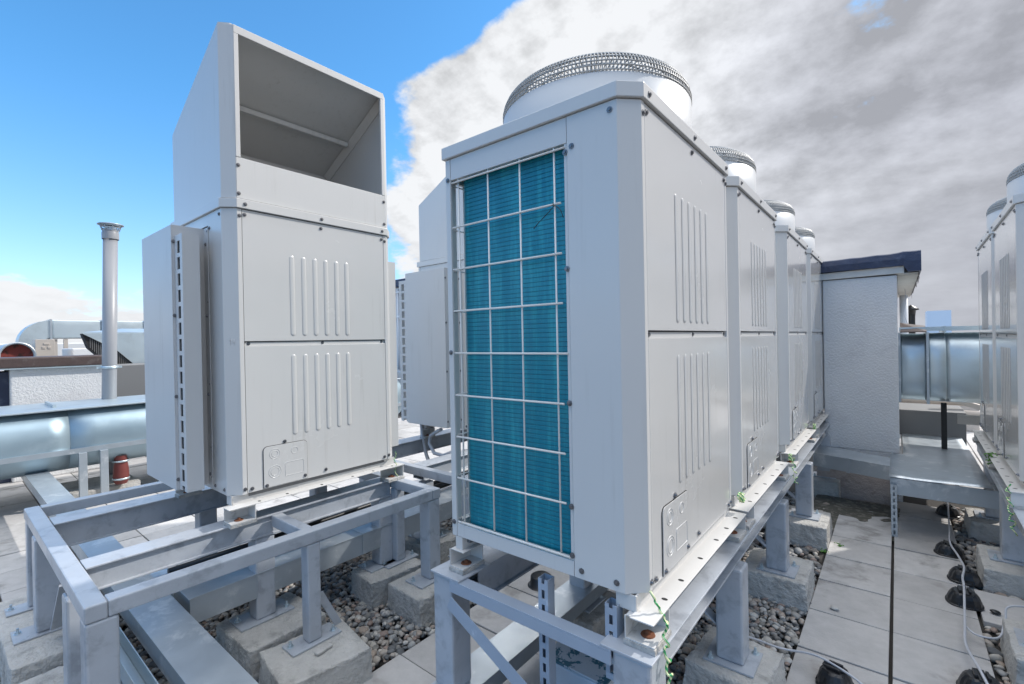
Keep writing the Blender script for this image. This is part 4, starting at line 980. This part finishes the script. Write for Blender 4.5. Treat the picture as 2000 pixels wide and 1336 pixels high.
# curved rectangular duct farther away
ed = empty('elbow_duct', (-13.0, 2.0, 1.6)); tag(ed, 'pale galvanised duct with a curved elbow on the far left skyline', 'duct')
EDL = (13.0, -2.0, -1.6)
pts = []
for i in range(9): a = math.pi - math.pi / 2 * i / 8; pts.append((1.52 + 0.46 * math.cos(a), 1.70 + 0.46 * math.sin(a)))
outer = pts; inner = [(1.52 + 0.12 * math.cos(math.pi - math.pi / 2 * i / 8), 1.70 + 0.12 * math.sin(math.pi - math.pi / 2 * i / 8)) for i in range(9)]
poly = outer + inner[::-1]
MB().prism(poly, -13.4, -12.9, 'x').build('elbow', GALV, ed, bevel=0.004, loc=EDL)
MB().prism([(1.06, 1.70), (1.40, 1.70), (1.40, 1.2), (1.06, 1.2)], -13.4, -12.9, 'x').build('elbow_drop', GALV, ed, loc=EDL)
for y0, y1 in ((1.53, 2.28), (2.31, 3.0), (3.03, 3.9)): duct_y(-13.4, -12.9, y0, y1, 1.80, 2.165, 'duct_section', ed, EDL, y0, 0.02, 0.006)
MB().box(-13.42, -12.88, 1.50, 1.53, 1.78, 2.18).box(-13.42, -12.88, 2.28, 2.31, 1.79, 2.18).box(-13.42, -12.88, 3.0, 3.03, 1.79, 2.18).build('duct_flange', GALVR, ed, loc=EDL)
MB().box(-13.0, -12.95, 1.56, 1.61, 1.0, 1.79).box(-13.0, -12.92, 1.70, 1.76, 1.0, 1.79).build('support_post', BEIGE, ed, loc=EDL)
bx = MB().box(-11.6, -11.2, 1.12, 1.36, 1.2, 1.76); bx.box(-11.199, -11.19, 1.20, 1.24, 1.60, 1.64).box(-11.199, -11.19, 1.27, 1.31, 1.60, 1.64).box(-11.199, -11.19, 1.22, 1.29, 1.67, 1.70)
tag(bx.build('control_box', BEIGE, bevel=0.004), 'grey control box beside the round red-lined duct mouth', 'control box')
tag(MB().box(-12.4, -11.4, 1.6, 2.35, 1.0, 1.60).build('metal_casing', WHITEP, bevel=0.02), 'low white metal casing behind the brown parapet cap', 'metal casing')
tag(MB().box(-15, -14.2, 0.5, 5.5, 0.8, 1.72).build('far_parapet', WHITEP, bevel=0.02), 'long white parapet far behind the vent pipe', 'wall')
# slanted intake hood behind the pipe
ih = empty('intake_hood', (-10, 2.0, 1.2)); tag(ih, 'slanted galvanised intake hood with louvred underside behind the vent pipe', 'intake hood')
IHL = (10, -2.0, -1.2)
A = (-10.0, 1.53, 1.85); B = (-10.6, 2.15, 1.93); C_ = (-10.6, 3.2, 1.93); D_ = (-10.0, 3.2, 0.88)
MB().add([A, B, C_, (-10.0, 3.2, 1.85)] + [(p[0], p[1], p[2] - 0.02) for p in (A, B, C_, (-10.0, 3.2, 1.85))], [(0, 1, 2, 3), (7, 6, 5, 4), (0, 4, 5, 1), (1, 5, 6, 2), (2, 6, 7, 3), (3, 7, 4, 0)]).build('top_sheet', GALV, ih, loc=IHL)
p = [(1.53, 1.83), (3.2, 1.83), (3.2, 0.70), (2.28, 1.20), (1.95, 1.56)]
MB().prism(p, -10.0, -9.98, 'x').build('front_sheet', GALV, ih, loc=IHL)
lv = MB()
def edge_(y, p):
    for (ya, za), (yb, zb2) in zip(p, p[1:]):
        if ya <= y <= yb: return za + (zb2 - za) * (y - ya) / (yb - ya)
for i in range(26):
    y = 1.62 + 0.64 * i / 25
    zt_, zl_ = edge_(y, [(1.53, 1.83), (1.95, 1.56), (2.28, 1.20)]), edge_(y, [(1.60, 1.60), (1.88, 1.28), (2.28, 0.98)])
    lv.box(-10.011, -10.004, y, y + 0.008, zl_ + 0.02, zt_ - 0.02)
lv.build('louvre', SHADOWM, ih, loc=IHL)
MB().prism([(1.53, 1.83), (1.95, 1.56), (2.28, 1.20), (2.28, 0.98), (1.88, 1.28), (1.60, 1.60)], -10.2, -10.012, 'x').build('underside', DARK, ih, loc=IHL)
gb = MB(); gusset(gb, (-9.96, 1.93, 1.26), (-9.96, 2.60, 0.72), 0.001, 0.03); gb.build('rim_bar', WHITEP, ih, loc=IHL)

# buildings behind, seen in the gap between the two big units
fw = empty('roof_house', (-8.5, 8.6, G)); tag(fw, 'white roof structure with blue bitumen edge seen between the two big units', 'wall')
FWL = (8.5, -8.6, -G)
MB().box(-12.5, -9.0, 8.4, 12, G, 3.15).build('white_wall', STUCCO, fw, bevel=0.01, loc=FWL)
MB().box(-12.6, -8.9, 8.3, 12, 3.151, 3.36).build('bitumen_edge', BITU, fw, bevel=0.02, loc=FWL)
pp = MB(); pp.tube([(-11.3, 8.35, 3.0), (-10.2, 8.35, 3.0)], 0.03, 8).tube([(-11.3, 8.35, 2.3), (-10.2, 8.35, 2.3)], 0.03, 8).tube([(-11.2, 8.34, 3.1), (-11.2, 8.34, 2.3)], 0.04, 8).tube([(-10.9, 8.34, 3.1), (-10.9, 8.34, 0.7)], 0.025, 8)
pp.build('wall_pipe', WHITEP, fw, loc=FWL)
bbx = MB().box(-12.2, -9.2, 7.5, 8.1, 0.15, 0.85); tag(bbx.build('metal_casing', GALVR, bevel=0.01), 'grey metal casing at the foot of the white roof structure', 'metal casing')

# ------------------------------------------------------------------ under the largest unit
bo = empty('junction_box', (-1.0, 1.68, 0)); tag(bo, 'blue box with peeling paint on top, below the largest unit', 'box')
MB().box(-0.14, 0.14, -0.11, 0.11, 0.05, 0.296).build('box_body', BOXS, bo, bevel=0.008)
MB().box(-0.142, 0.142, -0.112, 0.112, 0.297, 0.306).build('box_lid', BOXP, bo, bevel=0.003)
s1 = MB(); strut(s1, -1.036, 1.430, G, 0.705, 0.044); tag(s1.build('slotted_post', STEELB), 'slotted steel post standing in front of the peeling blue box', 'post')
s2 = MB(); strut(s2, -0.757, 1.430, 0.45, 0.705, 0.044); tag(s2.build('slotted_post', STEELB), 'slotted steel post at the foot bracket of the largest unit', 'post')
kb = MB().lathe([(0.0, 0.075), (0.06, 0.07), (0.075, 0.06), (0.08, 0.0), (0.10, -0.005)], (-2.0, 2.74, G + 0.005), 24); tag(kb.build('roof_drain', RUBBER), 'round black roof drain cap seen below the coil of the largest unit', 'drain')

# conduits at the back unit
for k, (pts, lab) in enumerate((([(-3.83, 3.2, 0.75), (-3.81, 3.2, 0.60), (-3.74, 3.18, 0.45), (-3.62, 3.14, 0.34), (-3.5, 3.1, 0.30)], 'left one of two grey flexible conduits under the farther hooded unit'),
                                ([(-3.42, 3.1, 0.75), (-3.50, 3.12, 0.72), (-3.62, 3.14, 0.66), (-3.64, 3.14, 0.58), (-3.55, 3.12, 0.50), (-3.40, 3.1, 0.50), (-3.25, 3.1, 0.56)], 'right looped one of two grey flexible conduits under the farther hooded unit'))):
    tag(MB().tube(pts, 0.018, 10).build('flexible_conduit', CABLE), lab, 'conduit', 'grey conduits under the farther unit')

# ------------------------------------------------------------------ small things
tw = MB(); tw.tube([(-0.315, -0.006, 1.345), (-0.305, -0.012, 1.33), (-0.325, -0.012, 1.315), (-0.345, -0.02, 1.295), (-0.375, -0.02, 1.275), (-0.395, -0.015, 1.262)], 0.0015, 5)
tw.tube([(-0.318, -0.008, 1.335), (-0.29, -0.016, 1.325), (-0.272, -0.018, 1.305), (-0.264, -0.016, 1.28)], 0.0015, 5)
tw.build('tie_wire', RUBBER, unit0)
LEAFM = mat('dry_leaf', (0.45, 0.18, 0.05), 0.7, 0, 0.3, 60)
lf = MB().add([(0, 0, 0), (0.018, 0.010, 0.006), (0.038, 0.004, 0.002), (0.045, -0.012, 0.004), (0.022, -0.018, 0.0), (0.020, -0.003, 0.009)], [(0, 1, 5), (1, 2, 5), (2, 3, 5), (3, 4, 5), (4, 0, 5)])
tag(lf.build('leaf', LEAFM, loc=(-2.43, 1.50, G + 0.03)), 'dry orange leaf lying on the gravel beside the nearest block', 'leaf')
MB_chip = MB().box(-0.016, 0.016, -0.045, 0.045, 0.0, 0.014)
tag(MB_chip.build('concrete_chip', CONC, bevel=0.003, loc=(-2.335, 1.27, 0.001), rz=R(8)), 'small flat chip of concrete lying on the nearest block beside the base plate', 'chip')

# ------------------------------------------------------------------ earth wires
def wiggle(a, b, amp, turns, n):
    a, b = Vector(a), Vector(b); out = []
    for i in range(n + 1):
        t = i / n; p = a.lerp(b, t); ph = turns * 2 * math.pi * t
        out.append(p + Vector((amp * math.cos(ph) * 0.6, amp * math.sin(ph), amp * 0.5 * math.cos(ph * 1.3))))
    return out
def wire(pts, label, r=0.0042):
    o = MB().tube(pts, r, 7).build('earth_wire', GYW); return tag(o, label, 'earth wire', 'green and yellow earth wires')
pts = [(-0.640, 1.483, 0.765)] + wiggle((-0.630, 1.485, 0.745), (-0.592, 1.50, 0.672), 0.004, 3, 20) + wiggle((-0.588, 1.47, 0.672), (-0.575, 1.475, 0.50), 0.012, 3.4, 44) + [(-0.583, 1.44, 0.46), (-0.585, 1.425, 0.44)]
wire(pts, 'green and white twisted earth wire hanging from the near corner of the largest unit')
def bundle(c, r, n, seed):
    rr = random.Random(seed); pts = []
    for i in range(n * 14):
        a = 2 * math.pi * i / 14; rad = r * (0.75 + 0.3 * rr.random())
        pts.append(Vector((c[0] + 0.012 * math.sin(i * 0.37), c[1] + rad * math.cos(a), c[2] + 0.8 * rad * math.sin(a))))
    return pts
wire(bundle((-0.625, 2.60, 0.775), 0.028, 4, 1), 'coiled green and yellow earth wire in the gap between first and second unit', 0.0035)
wire(bundle((-0.62, 3.98, 0.70), 0.030, 3, 2) + wiggle((-0.60, 3.96, 0.69), (-0.575, 3.93, 0.52), 0.02, 4, 30), 'coiled earth wire hanging in the gap between second and third unit', 0.0035)
wire(bundle((-0.62, 5.30, 0.72), 0.032, 3, 3), 'coiled earth wire in the gap before the unit next to the stucco wall', 0.004)
wire(wiggle((-2.84, 2.12, 0.80), (-2.83, 2.13, 0.56), 0.010, 3, 30), 'thin earth wire at the far corner of the hooded unit at left', 0.003)
wire(wiggle((0.50, 4.02, 0.68), (0.515, 3.96, 0.42), 0.02, 5, 44), 'green curly earth wire hanging off the stand at the right edge', 0.004)
pg = MB(); rr = random.Random(9)
for i in range(60):
    a = rr.uniform(0, 6.28); r_ = abs(rr.gauss(0, 0.022)); c = Vector((0.530 + r_ * math.cos(a), 4.98 + r_ * math.sin(a), 0.60 + rr.uniform(0.0, 0.085)))
    d1 = Vector((rr.gauss(0, 1), rr.gauss(0, 1), rr.gauss(0, 1))).normalized() * 0.009; d2 = d1.orthogonal().normalized() * 0.006
    pg.add([c - d1, c + d2, c + d1, c - d2], [(0, 1, 2, 3)])
tag(pg.build('weed', GREENL), 'small green weed growing on the rail of the right-hand stand', 'plant')
for (x, y, s, lab) in ((-0.39, 4.72, 4, 'tiny green weed in the paver joint beyond the mossy block'), (-0.47, 4.52, 6, 'low green weed at the corner of the mossy block')):
    pg = MB(); rr = random.Random(s)
    for i in range(26):
        a = rr.uniform(0, 6.28); r_ = abs(rr.gauss(0, 0.016)); c = Vector((x + r_ * math.cos(a), y + r_ * math.sin(a), G + rr.uniform(0.0, 0.025)))
        d1 = Vector((rr.gauss(0, 1), rr.gauss(0, 1), rr.gauss(0, .5))).normalized() * 0.009; d2 = d1.orthogonal().normalized() * 0.005
        pg.add([c - d1, c + d2, c + d1, c - d2], [(0, 1, 2, 3)])
    tag(pg.build('weed', GREENL), lab, 'plant')

# ------------------------------------------------------------------ conductor supports and cable on the walkway
def support():
    r = empty('conductor_support')
    vs = []; n = 28
    prof = [(0.098, 0.0), (0.098, 0.006), (0.090, 0.010), (0.088, 0.030), (0.080, 0.052), (0.066, 0.070), (0.054, 0.079), (0.0, 0.081)]
    for rr_, z in prof:
        for j in range(n):
            a = 2 * math.pi * j / n; k = 1.0 - (0.05 if j % 4 == 0 and 0.02 < z < 0.078 else 0); sq = 1.0 / max(abs(math.cos(a)), abs(math.sin(a))) ** 0.25
            vs.append((rr_ * k * math.cos(a) * sq * 0.95, rr_ * k * math.sin(a) * sq * 0.82, z))
    fs = [(i * n + j, i * n + (j + 1) % n, (i + 1) * n + (j + 1) % n, (i + 1) * n + j) for i in range(len(prof) - 1) for j in range(n)]
    MB().add(vs, fs, False).build('housing', RUBBER, r, bevel=0.0015)
    cl_ = MB().box(-0.030, -0.018, -0.03, 0.03, 0.0812, 0.096).box(0.018, 0.030, -0.03, 0.03, 0.0812, 0.096).box(-0.017, 0.017, -0.05, 0.05, 0.0812, 0.087)
    cl_.build('cable_clip', RUBBER, r, bevel=0.002)
    rb_ = MB()
    for k in range(-2, 3):
        for sgn in (-1, 1):
            x = k * 0.018; rb_.add([(x - .003, sgn * 0.076, 0.008), (x + .003, sgn * 0.076, 0.008), (x + .003, sgn * 0.043, 0.077), (x - .003, sgn * 0.043, 0.077), (x - .003, sgn * 0.070, 0.004), (x + .003, sgn * 0.070, 0.004), (x + .003, sgn * 0.035, 0.075), (x - .003, sgn * 0.035, 0.075)],
                                   [(0, 1, 2, 3), (7, 6, 5, 4), (0, 4, 5, 1), (1, 5, 6, 2), (2, 6, 7, 3), (3, 7, 4, 0)])
    rb_.build('housing_ribs', RUBBER, r)
    return r
sp = support()
spots = [(-0.262, 2.84, 80, 'black plastic cable support under the grey cable at the near left of the walkway'),
         (0.300, 3.20, 5, 'nearest black cable support at the right side of the walkway'),
         (0.318, 4.20, 5, 'tilted-looking black cable support, third from the front on the right side of the walkway'),
         (0.350, 4.58, 5, 'black cable support just beyond the tilted-looking one'),
         (0.300, 5.06, 5, 'black cable support in front of the platform shade'),
         (0.360, 6.15, 5, 'farthest black cable support, in shade under the platform')]
for i, (x, y, a, lab) in enumerate(spots):
    o = sp if i == 0 else copy_tree(sp)
    o.location = (x, y, G + 0.003); o.rotation_euler = (R(5) if i == 2 else 0, 0, R(a)); tag(o, lab, 'cable support', 'black cable supports on the walkway')
def smooth_path(pts, n=8):
    pts = [Vector(p) for p in pts]; out = []
    for i in range(len(pts) - 1):
        p0 = pts[max(i - 1, 0)]; p1 = pts[i]; p2 = pts[i + 1]; p3 = pts[min(i + 2, len(pts) - 1)]
        for j in range(n):
            t = j / n
            out.append(0.5 * ((2 * p1) + (-p0 + p2) * t + (2 * p0 - 5 * p1 + 4 * p2 - p3) * t * t + (-p0 + 3 * p1 - 3 * p2 + p3) * t ** 3))
    out.append(pts[-1]); return out
zc = G + 0.097
cw = smooth_path([(0.37, 6.6, zc), (0.360, 6.15, zc), (0.33, 5.5, zc - .012), (0.305, 5.06, zc), (0.335, 4.8, zc - .006), (0.348, 4.58, zc), (0.325, 4.38, zc), (0.318, 4.20, zc), (0.285, 3.75, zc - .03), (0.27, 3.5, zc - .03), (0.300, 3.20, zc), (0.34, 2.9, zc - .02), (0.36, 2.2, zc), (0.36, 1.0, zc)])
tag(MB().tube(cw, 0.0065, 10).build('grey_cable', CABLE), 'long pale cable running up the right side of the walkway over the black supports', 'cable')
c2_ = smooth_path([(0.285, 3.76, zc - .04), (0.33, 3.70, zc - .05), (0.42, 3.72, zc - .04), (0.455, 3.80, zc + 0.03), (0.50, 3.86, zc + 0.10), (0.8, 3.9, zc + 0.10)])
tag(MB().tube(c2_, 0.0055, 8).build('grey_cable', CABLE), 'short grey cable branching off over the nearest right-hand block', 'cable')
c3_ = smooth_path([(-0.66, 2.60, 0.07), (-0.60, 2.72, 0.0), (-0.50, 2.86, zc - .02), (-0.36, 2.87, zc), (-0.262, 2.84, zc), (-0.16, 2.79, zc - .01), (-0.05, 2.70, zc - .03), (0.10, 2.5, zc - .02), (0.30, 2.25, zc)])
tag(MB().tube(c3_, 0.0058, 8).build('grey_cable', CABLE), 'grey cable crossing the near walkway from the second leg of the stand', 'cable')
# loose stones on the pavers
rr = random.Random(2)
for i, (x, y, lab) in enumerate(((-0.33, 3.62, 'lone pale pebble lying on the left walkway pavers'), (0.455, 4.16, 'dark pebble on the paver beside the nearest right-hand block'))):
    bm = bmesh.new(); bmesh.ops.create_icosphere(bm, subdivisions=2, radius=0.022)
    for v in bm.verts: v.co = Vector((v.co.x * 1.2, v.co.y, v.co.z * 0.5)) * (1 + 0.2 * noise.noise(v.co * 40))
    for f in bm.faces: f.smooth = True
    me = bpy.data.meshes.new('pebble'); bm.to_mesh(me); bm.free(); me.materials.append(CONC if i == 0 else RUBBER)
    o = bpy.data.objects.new('pebble', me); col.objects.link(o); o.location = (x, y, G + 0.010); tag(o, lab, 'pebble')
# debris at the end of the left walkway strip
db = []
vs = []; fs = []; nx_, ny_ = 16, 18
for j in range(ny_ + 1):
    for i in range(nx_ + 1):
        x = -0.70 + 0.72 * i / nx_; y = 5.15 + 0.95 * j / ny_
        h = 0.012 * noise.noise(Vector((x * 9, y * 9, 0))) + 0.030 * (j / ny_) - 0.016 + (-0.02 if i in (nx_,) else 0)
        vs.append((x, y, G + h))
for j in range(ny_):
    for i in range(nx_): a = j * (nx_ + 1) + i; fs.append((a, a + 1, a + nx_ + 2, a + nx_ + 1))
tag(MB().add(vs, fs, True).build('debris', MOSS), 'dark mossy dirt and grit at the foot of the stucco wall', 'dirt', kind='stuff')
